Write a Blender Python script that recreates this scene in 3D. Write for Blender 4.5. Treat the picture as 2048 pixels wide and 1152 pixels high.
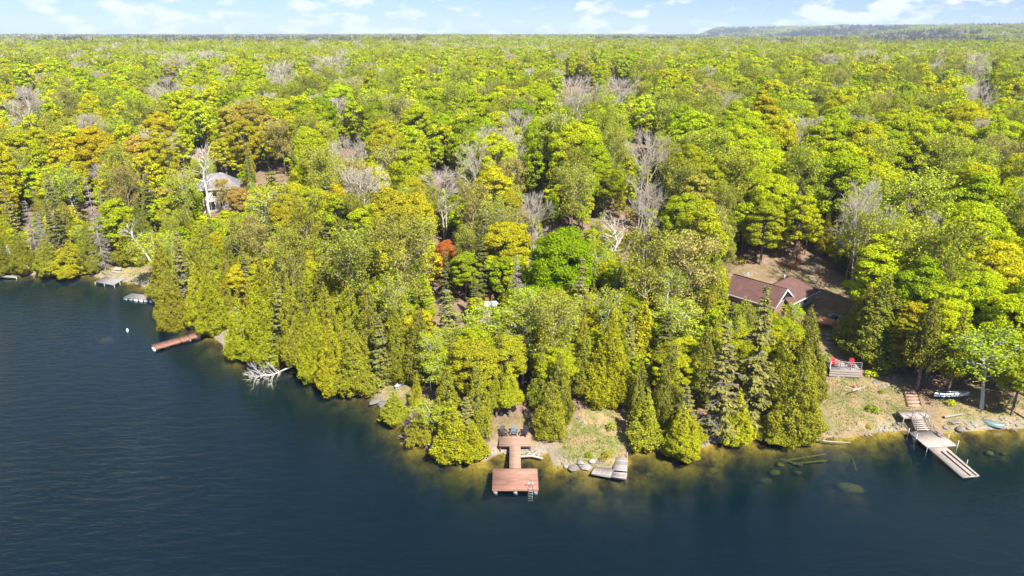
import bpy, math, random
import numpy as np
from mathutils import Vector, Matrix

sc = bpy.context.scene
for o in list(bpy.data.objects):
    bpy.data.objects.remove(o)
R = math.radians
rnd = random.Random(11)

# ------------------------------------------------------------------ camera
CAM_H = 44.0
FPX = 1365.0
PITCH = math.atan(508.0 / FPX)
cam_d = bpy.data.cameras.new('camera')
cam = bpy.data.objects.new('camera', cam_d)
sc.collection.objects.link(cam)
cam_d.sensor_width = 36.0
cam_d.lens = 36.0 * FPX / 2048.0
cam_d.clip_start = 0.5
cam_d.clip_end = 60000
cam.location = (0, 0, CAM_H)
cam.rotation_euler = (math.pi / 2 - PITCH, 0, 0)
sc.camera = cam

# ------------------------------------------------------------------ light
SUN_EL, SUN_AZ = R(49), R(149)          # azimuth clockwise from +Y (the viewing direction)
to_sun = Vector((math.sin(SUN_AZ) * math.cos(SUN_EL), math.cos(SUN_AZ) * math.cos(SUN_EL), math.sin(SUN_EL)))
sun_d = bpy.data.lights.new('sun', 'SUN')
sun_d.energy = 5.0
sun_d.angle = R(0.5)
sun_d.color = (1.0, 0.965, 0.90)
sun = bpy.data.objects.new('sun', sun_d)
sun.rotation_euler = (-to_sun).to_track_quat('-Z', 'Y').to_euler()
sun.location = (60, -80, 200)
sc.collection.objects.link(sun)

world = bpy.data.worlds.new('World')
sc.world = world
world.use_nodes = True
wt = world.node_tree
wt.nodes.clear()
def wn(t, **k):
    n = wt.nodes.new(t)
    for a, b in k.items():
        setattr(n, a, b)
    return n
w_out = wn('ShaderNodeOutputWorld')
w_bg = wn('ShaderNodeBackground')
w_bg.inputs['Strength'].default_value = 0.095
sky = wn('ShaderNodeTexSky', sky_type='NISHITA', sun_disc=False)
sky.sun_elevation = SUN_EL
sky.sun_rotation = SUN_AZ
sky.altitude = 100
sky.air_density = 0.95
sky.dust_density = 0.25
sky.ozone_density = 3.0
w_tc = wn('ShaderNodeTexCoord')
w_map = wn('ShaderNodeMapping')
w_map.inputs['Scale'].default_value = (1, 1, 2.6)
w_map.inputs['Location'].default_value = (0.37, 0.13, 0.05)
w_n1 = wn('ShaderNodeTexNoise')
w_n1.inputs['Scale'].default_value = 24
w_n1.inputs['Detail'].default_value = 7
w_n1.inputs['Roughness'].default_value = 0.56
w_n2 = wn('ShaderNodeTexNoise')
w_n2.inputs['Scale'].default_value = 5.0
w_n2.inputs['Detail'].default_value = 2
w_add = wn('ShaderNodeMath', operation='MULTIPLY_ADD')
w_add.inputs[1].default_value = 0.45
w_ramp = wn('ShaderNodeMapRange')
w_ramp.inputs['From Min'].default_value = 0.725
w_ramp.inputs['From Max'].default_value = 0.83
w_mix = wn('ShaderNodeMix', data_type='RGBA')
w_mix.inputs['B'].default_value = (3.9, 4.05, 4.35, 1)
L = wt.links.new
L(w_tc.outputs['Generated'], w_map.inputs['Vector'])
L(w_map.outputs[0], w_n1.inputs['Vector'])
L(w_map.outputs[0], w_n2.inputs['Vector'])
L(w_n2.outputs['Fac'], w_add.inputs[0])
L(w_n1.outputs['Fac'], w_add.inputs[2])
L(w_add.outputs[0], w_ramp.inputs['Value'])
L(w_ramp.outputs[0], w_mix.inputs['Factor'])
w_tint = wn('ShaderNodeMix', data_type='RGBA', blend_type='MULTIPLY')
w_tint.inputs['Factor'].default_value = 1.0
w_tint.inputs['B'].default_value = (0.335, 0.405, 0.71, 1)
L(sky.outputs[0], w_tint.inputs['A'])
L(w_tint.outputs['Result'], w_mix.inputs['A'])
L(w_mix.outputs['Result'], w_bg.inputs['Color'])
L(w_bg.outputs[0], w_out.inputs['Surface'])

vs = sc.view_settings
vs.view_transform = 'Standard'
vs.look = 'None'
vs.gamma = 1
vs.exposure = 1.38
vs.use_curve_mapping = False
sc.render.engine = 'CYCLES'
cy = sc.cycles
cy.max_bounces = 8
cy.diffuse_bounces = 5
cy.glossy_bounces = 2
cy.transmission_bounces = 4
cy.transparent_max_bounces = 10
cy.volume_bounces = 0
cy.use_denoising = True
cy.caustics_reflective = False
cy.caustics_refractive = False
cy.sample_clamp_indirect = 6

# ------------------------------------------------------------------ geometry of the view (to read places off the survey picture)
SP, CP = math.sin(PITCH), math.cos(PITCH)
def ray(u, v):
    a, b = (u - 1024) / FPX, (576 - v) / FPX
    return (a, CP + b * SP, -SP + b * CP)
def at(u, v, z=0.0):
    d = ray(u, v)
    t = (z - CAM_H) / d[2]
    return Vector((d[0] * t, d[1] * t, z))
def project(x, y, z):
    z = z - CAM_H
    dep = y * CP - z * SP
    up = y * SP + z * CP
    return 1024 + FPX * x / dep, 576 - FPX * up / dep, dep

# ------------------------------------------------------------------ terrain
SHORE_PX = [(0, 551), (60, 551), (130, 551), (185, 553), (215, 560), (262, 566), (300, 578), (322, 600), (345, 628), (372, 655), (400, 664), (428, 676),
            (448, 694), (475, 715), (520, 724), (575, 730), (612, 738), (640, 760), (690, 782), (735, 788), (768, 812),
            (792, 842), (832, 888), (872, 902), (925, 916), (965, 926), (990, 912), (1015, 906), (1042, 910), (1086, 916),
            (1094, 906), (1106, 930), (1150, 938), (1190, 944), (1245, 936), (1255, 906), (1290, 896), (1330, 908), (1370, 914),
            (1400, 898), (1440, 886), (1500, 880), (1560, 882), (1612, 880), (1640, 877), (1690, 876), (1790, 862), (1830, 864),
            (1880, 867), (1950, 862), (2048, 858)]
_s = [at(u, v) for u, v in SHORE_PX]
SHORE = [(-4000.0, 700.0), (-900.0, 260.0), (-330.0, 172.0), (-180.0, 140.0), (-125.0, 128.0)] + [(p.x, p.y) for p in _s] + \
        [(82.0, 74.5), (120.0, 80.0), (200.0, 70.0), (420.0, 100.0), (900.0, 240.0), (4000.0, 500.0)]
SH = np.array(SHORE)

def vnoise(x, y, seed=0):
    xi, yi = np.floor(x).astype(np.int64), np.floor(y).astype(np.int64)
    fx, fy = x - xi, y - yi
    fx, fy = fx * fx * (3 - 2 * fx), fy * fy * (3 - 2 * fy)
    def h(i, j):
        n = (i * 374761393 + j * 668265263 + seed * 982451653) & 0x7fffffff
        n = ((n ^ (n >> 13)) * 1274126177) & 0x7fffffff
        return ((n ^ (n >> 16)) & 0xffff) / 65535.0
    a = h(xi, yi) * (1 - fx) + h(xi + 1, yi) * fx
    b = h(xi, yi + 1) * (1 - fx) + h(xi + 1, yi + 1) * fx
    return (a * (1 - fy) + b * fy) * 2 - 1

def shore_dist(x, y):
    """distance to the shoreline, positive on land"""
    x = np.asarray(x, float); y = np.asarray(y, float)
    best = np.full(x.shape, 1e9)
    cross = np.zeros(x.shape, bool)          # land = above the shore polyline
    for (x0, y0), (x1, y1) in zip(SHORE[:-1], SHORE[1:]):
        dx, dy = x1 - x0, y1 - y0
        t = np.clip(((x - x0) * dx + (y - y0) * dy) / (dx * dx + dy * dy), 0, 1)
        best = np.minimum(best, (x - x0 - t * dx) ** 2 + (y - y0 - t * dy) ** 2)
        lo, hi = min(x0, x1), max(x0, x1)
        if dx != 0:
            m = (x >= lo) & (x < hi)
            ys = y0 + (x - x0) / dx * dy
            cross ^= m & (y > ys)
    d = np.sqrt(best)
    return np.where(cross, d, -d)

FD = [-400, -60, -25, -15, -10, -7, -4, -2, -0.6, 0, 0.8, 2.5, 8, 18, 32, 60, 100, 150, 230, 400, 800, 1500, 3000]
FZ = [-16, -15, -12.5, -10, -8.0, -5.4, -2.6, -1.1, -0.35, -0.05, 0.5, 0.9, 1.7, 3.0, 4.9, 7.8, 11.0, 13.8, 15.5, 16.3, 17.5, 16, 13]
BOULDERS = ((1698, 976, 62, -1.5), (1560, 928, 20, -1.0), (1550, 944, 24, -1.3), (1531, 960, 26, -1.6), (1980, 905, 18, -.9), (2008, 906, 13, -.9), (1597, 944, 14, -1.3), (1276, 962, 46, -1.5),
            (1300, 948, 20, -1.2), (1345, 956, 30, -1.5), (1425, 940, 26, -1.2), (215, 680, 36, -1.6), (1105, 975, 20, -1.6), (1215, 985, 50, -1.9), (925, 962, 40, -1.6), (860, 940, 34, -1.4))
SHOALS = []
for u_, v_, w_, z_ in BOULDERS:
    p_ = at(u_, v_, z_); SHOALS.append((p_.x, p_.y, max(.9, w_ * .055), z_ - .12))
def terrain(x, y):
    x = np.asarray(x, float); y = np.asarray(y, float)
    d = shore_dist(x, y)
    z = np.interp(d, FD, FZ)
    k = np.clip((d - 2) / 40, 0, 1)
    z = z + k * (1.3 * vnoise(x / 34, y / 34, 1) + 0.6 * vnoise(x / 13, y / 13, 2)) + 0.12 * np.clip(np.abs(d) / 3, 0, 1) * vnoise(x / 3.1, y / 3.1, 3)
    k2 = np.clip((d - 120) / 300, 0, 1)
    z = z + k2 * 2.2 * vnoise(x / 150, y / 150, 4)
    w = np.clip((-d - 3) / 6, 0, 1)
    z = z + w * 0.7 * vnoise(x / 6, y / 6, 5)
    for sx_, sy_, sr_, st_ in SHOALS:
        e = np.exp(-(((x - sx_) ** 2 + (y - sy_) ** 2) / (sr_ * sr_)) ** 1.5)
        z = np.where((d < 0) & (z < st_), z * (1 - e) + st_ * e, z)
    # far rolling country and the ridge
    kf = np.clip((d - 700) / 900, 0, 1)
    z = z + kf * (5 * vnoise(x / 700, y / 700, 6))
    az = np.arctan2(x, np.maximum(y, 1)); rr = np.sqrt(x * x + y * y)
    def ridge(r0, w, a0, a1, h, seed):
        a = np.clip((az - a0) / (a1 - a0), 0, 1); a = a * a * (3 - 2 * a)
        e = np.exp(-((rr - r0) / w) ** 2)
        return h * a * e * (0.86 + 0.14 * vnoise(az * 14, rr / 800, seed))
    z = z + ridge(5200, 900, R(14.2), R(15.9), 62, 7) + ridge(3900, 700, R(18), R(25), 50, 8) + ridge(2500, 600, R(22), R(36), 33, 9)
    return z

# quick lookup for the near country
GX0, GY0, GS = -420.0, 20.0, 1.0
_gx, _gy = np.arange(GX0, 421, GS), np.arange(GY0, 720, GS)
_GX, _GY = np.meshgrid(_gx, _gy, indexing='ij')
GZ = terrain(_GX, _GY)
GD = shore_dist(_GX, _GY)
def _look(A, x, y):
    fx = min(max((x - GX0) / GS, 0), A.shape[0] - 1.001); fy = min(max((y - GY0) / GS, 0), A.shape[1] - 1.001)
    i, j = int(fx), int(fy); fx -= i; fy -= j
    return (A[i, j] * (1 - fx) + A[i + 1, j] * fx) * (1 - fy) + (A[i, j + 1] * (1 - fx) + A[i + 1, j + 1] * fx) * fy
def gz(x, y): return float(_look(GZ, x, y))
def gd(x, y): return float(_look(GD, x, y))
def land(u, v, h=0.0):
    """the place on the terrain (raised by h) that the line of sight u, v meets first"""
    d = ray(u, v)
    t = 45.0
    while t < 900:
        x, y, z = d[0] * t, d[1] * t, CAM_H + d[2] * t
        g = max(gz(x, y), 0.0 if h == 0 else -9)
        if gd(x, y) < 0 and h > 0:
            g = -50
        if z <= g + h:
            return Vector((x, y, gz(x, y)))
        t += 0.4
    return Vector((d[0] * t, d[1] * t, gz(d[0] * t, d[1] * t)))

# ------------------------------------------------------------------ helpers: materials
def new_mat(name):
    m = bpy.data.materials.new(name)
    m.use_nodes = True
    nt = m.node_tree
    nt.nodes.clear()
    return m, nt
def nd(nt, t, **k):
    n = nt.nodes.new(t)
    ins = k.pop('ins', {})
    for a, b in k.items():
        setattr(n, a, b)
    for a, b in ins.items():
        n.inputs[a].default_value = b
    return n
def col(c, a=1.0): return (c[0], c[1], c[2], a)

def solid(name, c, rough=0.6, metal=0.0, var=0.12, scale=6.0, bump=0.0, obj_var=0.0, c2=None, stretch=(1, 1, 1)):
    """a plain procedural finish: base colour broken up by noise, optional per-piece variation"""
    m, nt = new_mat(name)
    out = nd(nt, 'ShaderNodeOutputMaterial')
    p = nd(nt, 'ShaderNodeBsdfPrincipled', ins={'Roughness': rough, 'Metallic': metal})
    g = nd(nt, 'ShaderNodeNewGeometry')
    mp = nd(nt, 'ShaderNodeMapping', ins={'Scale': stretch})
    nt.links.new(g.outputs['Position'], mp.inputs['Vector'])
    n = nd(nt, 'ShaderNodeTexNoise', ins={'Scale': scale, 'Detail': 5, 'Roughness': 0.6})
    nt.links.new(mp.outputs[0], n.inputs['Vector'])
    c2 = c2 or tuple(max(0, x * (1 - 2.2 * var)) for x in c)
    mr = nd(nt, 'ShaderNodeMapRange', ins={'From Min': 0.3, 'From Max': 0.7})
    nt.links.new(n.outputs['Fac'], mr.inputs['Value'])
    mx = nd(nt, 'ShaderNodeMix', data_type='RGBA', ins={'A': col(c), 'B': col(c2)})
    nt.links.new(mr.outputs[0], mx.inputs['Factor'])
    last = mx.outputs['Result']
    if obj_var:
        oi = nd(nt, 'ShaderNodeObjectInfo')
        mm = nd(nt, 'ShaderNodeMapRange', ins={'To Min': 1 - obj_var, 'To Max': 1 + obj_var})
        nt.links.new(oi.outputs['Random'], mm.inputs['Value'])
        hs = nd(nt, 'ShaderNodeHueSaturation')
        nt.links.new(mm.outputs[0], hs.inputs['Value'])
        nt.links.new(last, hs.inputs['Color'])
        last = hs.outputs[0]
    nt.links.new(last, p.inputs['Base Color'])
    if bump:
        b = nd(nt, 'ShaderNodeBump', ins={'Strength': bump, 'Distance': 0.05})
        nt.links.new(n.outputs['Fac'], b.inputs['Height'])
        nt.links.new(b.outputs[0], p.inputs['Normal'])
    nt.links.new(p.outputs[0], out.inputs[0])
    return m

def leaf_material(name, instancer=False, trans=0.36):
    m, nt = new_mat(name)
    out = nd(nt, 'ShaderNodeOutputMaterial')
    if instancer:
        oc = nd(nt, 'ShaderNodeAttribute', attribute_type='INSTANCER', attribute_name='tint')
        src = oc.outputs['Color']
    else:
        oi = nd(nt, 'ShaderNodeObjectInfo')
        src = oi.outputs['Color']
    at_ = nd(nt, 'ShaderNodeAttribute', attribute_type='GEOMETRY', attribute_name='leaf')
    hs = nd(nt, 'ShaderNodeHueSaturation')
    mv = nd(nt, 'ShaderNodeMapRange', ins={'To Min': 0.68, 'To Max': 1.28})
    nt.links.new(at_.outputs['Fac'], mv.inputs['Value'])
    mul = nd(nt, 'ShaderNodeMath', operation='MULTIPLY', ins={1: 7.31})
    fr = nd(nt, 'ShaderNodeMath', operation='FRACT')
    nt.links.new(at_.outputs['Fac'], mul.inputs[0])
    nt.links.new(mul.outputs[0], fr.inputs[0])
    mh = nd(nt, 'ShaderNodeMapRange', ins={'To Min': 0.482, 'To Max': 0.518})
    nt.links.new(fr.outputs[0], mh.inputs['Value'])
    nt.links.new(mv.outputs[0], hs.inputs['Value'])
    nt.links.new(mh.outputs[0], hs.inputs['Hue'])
    nt.links.new(src, hs.inputs['Color'])
    df = nd(nt, 'ShaderNodeBsdfDiffuse')
    tr = nd(nt, 'ShaderNodeBsdfTranslucent')
    mx = nd(nt, 'ShaderNodeMixShader', ins={0: trans})
    nt.links.new(hs.outputs[0], df.inputs[0])
    nt.links.new(hs.outputs[0], tr.inputs[0])
    nt.links.new(df.outputs[0], mx.inputs[1])
    nt.links.new(tr.outputs[0], mx.inputs[2])
    nt.links.new(mx.outputs[0], out.inputs[0])
    return m

M = {}
M['leaf'] = leaf_material('leaf')
M['needle'] = leaf_material('needle', trans=0.15)
M['leaf_far'] = leaf_material('leaf_far', True, 0.3)
M['bark'] = solid('bark', (0.17, 0.14, 0.11), 0.9, var=0.25, scale=5)
M['grey_bark'] = solid('grey_bark', (0.31, 0.26, 0.195), 0.9, var=0.2, scale=4)
M['twig_bark'] = solid('twig_bark', (0.43, 0.37, 0.29), 0.9, var=0.12, scale=4)
M['pale_bark'] = solid('pale_bark', (0.50, 0.435, 0.345), 0.9, var=0.12, scale=4)
M['olive_bark'] = solid('olive_bark', (0.29, 0.24, 0.13), 0.9, var=0.2, scale=4)
M['birch_bark'] = solid('birch_bark', (0.66, 0.63, 0.57), 0.8, var=0.22, scale=3, stretch=(1, 1, 3))
M['drift'] = solid('drift', (0.42, 0.375, 0.325), 0.9, var=0.2, scale=5)
M['dead_twig'] = solid('dead_twig', (0.33, 0.285, 0.24), 0.9, var=0.2, scale=5)
M['rust_twig'] = solid('rust_twig', (0.30, 0.12, 0.06), 0.9, var=0.2, scale=5)

# ------------------------------------------------------------------ helpers: objects
COLL = sc.collection
def put(o, parent=None):
    COLL.objects.link(o)
    if parent: o.parent = parent
    return o
def tag(o, label=None, cat=None, group=None, kind=None):
    if label: o['label'] = label
    if cat: o['category'] = cat
    if group: o['group'] = group
    if kind: o['kind'] = kind
    return o
def thing(name, label, cat, loc=(0, 0, 0), rz=0.0, group=None, tilt=(0, 0)):
    o = bpy.data.objects.new(name, None)
    o.empty_display_size = 0.3
    o.location = loc
    o.rotation_euler = (tilt[0], tilt[1], rz)
    put(o)
    return tag(o, label, cat, group)
def np_mesh(name, V, Q=None, T=None, mats=(), attr=None, mat_idx=None, smooth=False):
    V = np.asarray(V, np.float32)
    nq = 0 if Q is None else len(Q); ntr = 0 if T is None else len(T)
    me = bpy.data.meshes.new(name)
    me.vertices.add(len(V)); me.vertices.foreach_set('co', V.ravel())
    loops = []
    if nq: loops.append(np.asarray(Q, np.int32).ravel())
    if ntr: loops.append(np.asarray(T, np.int32).ravel())
    loops = np.concatenate(loops)
    me.loops.add(len(loops)); me.loops.foreach_set('vertex_index', loops)
    starts = np.concatenate([np.arange(nq) * 4, nq * 4 + np.arange(ntr) * 3]).astype(np.int32)
    me.polygons.add(nq + ntr); me.polygons.foreach_set('loop_start', starts)
    if mat_idx is not None: me.polygons.foreach_set('material_index', np.asarray(mat_idx, np.int32))
    me.update(calc_edges=True)
    for m in mats: me.materials.append(m)
    if attr is not None:
        a = me.attributes.new('leaf', 'FLOAT', 'POINT')
        a.data.foreach_set('value', np.asarray(attr, np.float32))
    if smooth: me.polygons.foreach_set('use_smooth', np.ones(nq + ntr, bool))
    me.validate()
    return me

def unit(v):
    return v / np.maximum(np.linalg.norm(v, axis=-1, keepdims=True), 1e-6)
def leaves(rng, C, N, Ldir, size, aspect=0.8):
    n = len(C)
    N = unit(N)
    t1 = unit(Ldir - (Ldir * N).sum(1, keepdims=True) * N)
    t2 = np.cross(N, t1)
    s = np.broadcast_to(np.asarray(size, float), (n,))[:, None] * rng.uniform(0.7, 1.3, (n, 1)) * 0.5
    a = aspect * rng.uniform(0.75, 1.25, (n, 1))
    k = rng.uniform(-0.35, 0.35, (n, 1))
    V = np.stack([C + t1 * s, C + t2 * s * a + t1 * s * k, C - t1 * s, C - t2 * s * a + t1 * s * k], 1).reshape(-1, 3)
    Q = np.arange(n * 4).reshape(n, 4)
    A = np.repeat(rng.uniform(0, 1, n), 4)
    return V, Q, A
def tubes(P0, P1, R0, R1, sides=4):
    P0, P1 = np.asarray(P0, float), np.asarray(P1, float)
    R0, R1 = np.asarray(R0, float), np.asarray(R1, float)
    n = len(P0)
    d = unit(P1 - P0)
    h = np.where(np.abs(d[:, 2:3]) > 0.9, [[1.0, 0, 0]], [[0, 0, 1.0]])
    a = unit(np.cross(d, h)); b = np.cross(d, a)
    ang = np.arange(sides) * 2 * math.pi / sides
    ring = np.cos(ang)[None, :, None] * a[:, None] + np.sin(ang)[None, :, None] * b[:, None]
    V = np.concatenate([P0[:, None] + ring * R0[:, None, None], P1[:, None] + ring * R1[:, None, None]], 1).reshape(-1, 3)
    base = (np.arange(n) * 2 * sides)[:, None]
    i = np.arange(sides)[None]; j = (i + 1) % sides
    Q = np.stack([base + i, base + j, base + sides + j, base + sides + i], -1).reshape(-1, 4)
    return V, Q
class Segs:
    def __init__(s): s.p0, s.p1, s.r0, s.r1 = [], [], [], []
    def add(s, a, b, ra, rb): s.p0.append(tuple(a)); s.p1.append(tuple(b)); s.r0.append(ra); s.r1.append(rb)
    def path(s, pts, ra, rb):
        n = len(pts) - 1
        for i in range(n):
            s.add(pts[i], pts[i + 1], ra + (rb - ra) * i / n, ra + (rb - ra) * (i + 1) / n)
    def geo(s, sides=4): return tubes(s.p0, s.p1, s.r0, s.r1, sides)
    def mesh(s, name, mat, sides=4):
        V, Q = s.geo(sides)
        return np_mesh(name, V, Q, mats=[mat], smooth=sides > 4)
# ------------------------------------------------------------------ ground sheet, water
def axis(dense0, dense1, step, lo, hi, grow=1.16):
    a = list(np.arange(dense0, dense1 + 1e-6, step))
    s, x = step, a[-1]
    while x < hi:
        s *= grow; x += s; a.append(x)
    s, x, b = step, a[0], []
    while x > lo:
        s *= grow; x -= s; b.append(x)
    return np.array(b[::-1] + a)

CLEAR_PX = {'knoll': [(1095, 926), (1098, 890), (1125, 850), (1165, 812), (1240, 812), (1265, 850), (1255, 900), (1245, 940), (1180, 945)],
            'landing': [(960, 928), (985, 880), (1000, 835), (1072, 835), (1078, 880), (1092, 915)],
            'bank': [(1620, 880), (1632, 800), (1655, 745), (1740, 735), (1800, 755), (1840, 800), (1862, 866), (1790, 864)],
            'cove': [(1855, 868), (1868, 795), (1960, 785), (2075, 800), (2100, 862)],
            'yard': [(1452, 566), (1472, 532), (1600, 526), (1628, 512), (1656, 514), (1672, 550), (1700, 600), (1688, 706), (1640, 706), (1622, 640), (1610, 606), (1520, 612)],
            'left_landing': [(190, 556), (205, 535), (290, 530), (310, 575), (262, 570)],
            'left_cove': [(436, 690), (448, 628), (492, 622), (500, 660), (470, 712)],
            'point': [(745, 800), (755, 765), (860, 770), (850, 810), (790, 812)],
            }
CLEAR = {k: [(land(u, v).x, land(u, v).y) for u, v in p] for k, p in CLEAR_PX.items()}
def in_poly(x, y, P):
    x = np.asarray(x, float); y = np.asarray(y, float)
    c = np.zeros(x.shape, bool)
    for (x0, y0), (x1, y1) in zip(P, P[1:] + P[:1]):
        if y0 == y1: continue
        c ^= ((y0 > y) != (y1 > y)) & (x < (x1 - x0) * (y - y0) / (y1 - y0) + x0)
    return c
def poly_dist(x, y, P):
    best = np.full(np.shape(x), 1e9)
    for (x0, y0), (x1, y1) in zip(P, P[1:] + P[:1]):
        dx, dy = x1 - x0, y1 - y0
        t = np.clip(((x - x0) * dx + (y - y0) * dy) / (dx * dx + dy * dy + 1e-9), 0, 1)
        best = np.minimum(best, np.hypot(x - x0 - t * dx, y - y0 - t * dy))
    return best

def ground_material():
    m, nt = new_mat('ground')
    lk = nt.links.new
    out = nd(nt, 'ShaderNodeOutputMaterial')
    p = nd(nt, 'ShaderNodeBsdfDiffuse')
    g = nd(nt, 'ShaderNodeNewGeometry')
    def noise(scale, detail=5, rough=0.6, vec=None):
        n = nd(nt, 'ShaderNodeTexNoise', ins={'Scale': scale, 'Detail': detail, 'Roughness': rough})
        lk(g.outputs['Position'], n.inputs['Vector'])
        return n.outputs['Fac']
    def rng_(v, a, b, to0=0.0, to1=1.0):
        r = nd(nt, 'ShaderNodeMapRange', ins={'From Min': a, 'From Max': b, 'To Min': to0, 'To Max': to1})
        lk(v, r.inputs['Value']); return r.outputs[0]
    def mix(f, a, b):
        x = nd(nt, 'ShaderNodeMix', data_type='RGBA')
        lk(f, x.inputs['Factor'])
        for s, v in (('A', a), ('B', b)):
            if isinstance(v, tuple): x.inputs[s].default_value = col(v)
            else: lk(v, x.inputs[s])
        return x.outputs['Result']
    litter = mix(rng_(noise(0.9), 0.35, 0.65), (0.12, 0.070, 0.040), (0.23, 0.155, 0.105))
    litter = mix(rng_(noise(9.0, 3), 0.45, 0.75), litter, (0.31, 0.225, 0.165))
    litter = mix(rng_(noise(0.25), 0.55, 0.7), litter, (0.12, 0.12, 0.04))
    grass = mix(rng_(noise(0.55), 0.40, 0.60), (0.30, 0.225, 0.105), (0.125, 0.150, 0.035))
    grass = mix(rng_(noise(2.4, 6, 0.7), 0.50, 0.68), grass, (0.34, 0.235, 0.150))
    grass = mix(rng_(noise(8.0, 4), 0.55, 0.8), grass, (0.16, 0.135, 0.07))
    a1 = nd(nt, 'ShaderNodeAttribute', attribute_type='GEOMETRY', attribute_name='grass')
    top = mix(a1.outputs['Fac'], litter, grass)
    # shore rock and gravel just above the water
    rock = mix(rng_(noise(3.0, 6, 0.7), 0.35, 0.65), (0.15, 0.13, 0.10), (0.36, 0.32, 0.275))
    a2 = nd(nt, 'ShaderNodeAttribute', attribute_type='GEOMETRY', attribute_name='rock')
    top = mix(a2.outputs['Fac'], top, rock)
    # lake bed: sand and marl with weed
    bed = mix(rng_(noise(0.42, 4, 0.6), 0.38, 0.62), (0.035, 0.028, 0.008), (0.30, 0.225, 0.032))
    bed = mix(rng_(noise(2.2, 5, 0.7), 0.45, 0.72), bed, (0.13, 0.068, 0.018))
    sep = nd(nt, 'ShaderNodeSeparateXYZ'); lk(g.outputs['Position'], sep.inputs[0])
    allc = mix(rng_(sep.outputs['Z'], -0.02, 0.1), bed, top)
    lk(allc, p.inputs[0])
    b = nd(nt, 'ShaderNodeBump', ins={'Strength': 0.6, 'Distance': 0.25})
    lk(noise(3.5, 6, 0.7), b.inputs['Height'])
    lk(b.outputs[0], p.inputs['Normal'])
    lk(p.outputs[0], out.inputs[0])
    return m
M['ground'] = ground_material()

ax = axis(-130, 120, 1.0, -6800, 6800)
ay = axis(48, 190, 1.0, -500, 6900)
AX, AY = np.meshgrid(ax, ay, indexing='ij')
AZ = terrain(AX, AY)
AD = shore_dist(AX, AY)
nx, ny = len(ax), len(ay)
ii = (np.arange(nx - 1)[:, None] * ny + np.arange(ny - 1)[None]).ravel()
Qg = np.stack([ii, ii + ny, ii + ny + 1, ii + 1], 1)
me = np_mesh('ground', np.stack([AX, AY, AZ], -1).reshape(-1, 3), Qg, mats=[M['ground']], smooth=True)
gm = np.zeros(AX.shape)
near = (np.abs(AX) < 140) & (AY > 40) & (AY < 200)
for k, P in CLEAR.items():
    ins_ = in_poly(AX, AY, P)
    dd = poly_dist(AX, AY, P)
    s = np.clip(np.where(ins_, dd, -dd) / 2.0 + 0.4, 0, 1)
    if k == 'yard': s *= 0.25
    if k == 'landing': s *= 0.55
    if k in ('bank', 'cove'): s *= 0.72
    gm = np.maximum(gm, s * near)
a = me.attributes.new('grass', 'FLOAT', 'POINT'); a.data.foreach_set('value', gm.ravel().astype(np.float32))
rk = np.exp(-((AD - 0.5) / 0.8) ** 2) * 0.7 * np.clip(vnoise(AX / 5, AY / 5, 31) * 1.6 + 0.35, 0, 1)
a = me.attributes.new('rock', 'FLOAT', 'POINT'); a.data.foreach_set('value', rk.ravel().astype(np.float32))
ground = put(bpy.data.objects.new('ground', me)); tag(ground, kind='structure')

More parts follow.
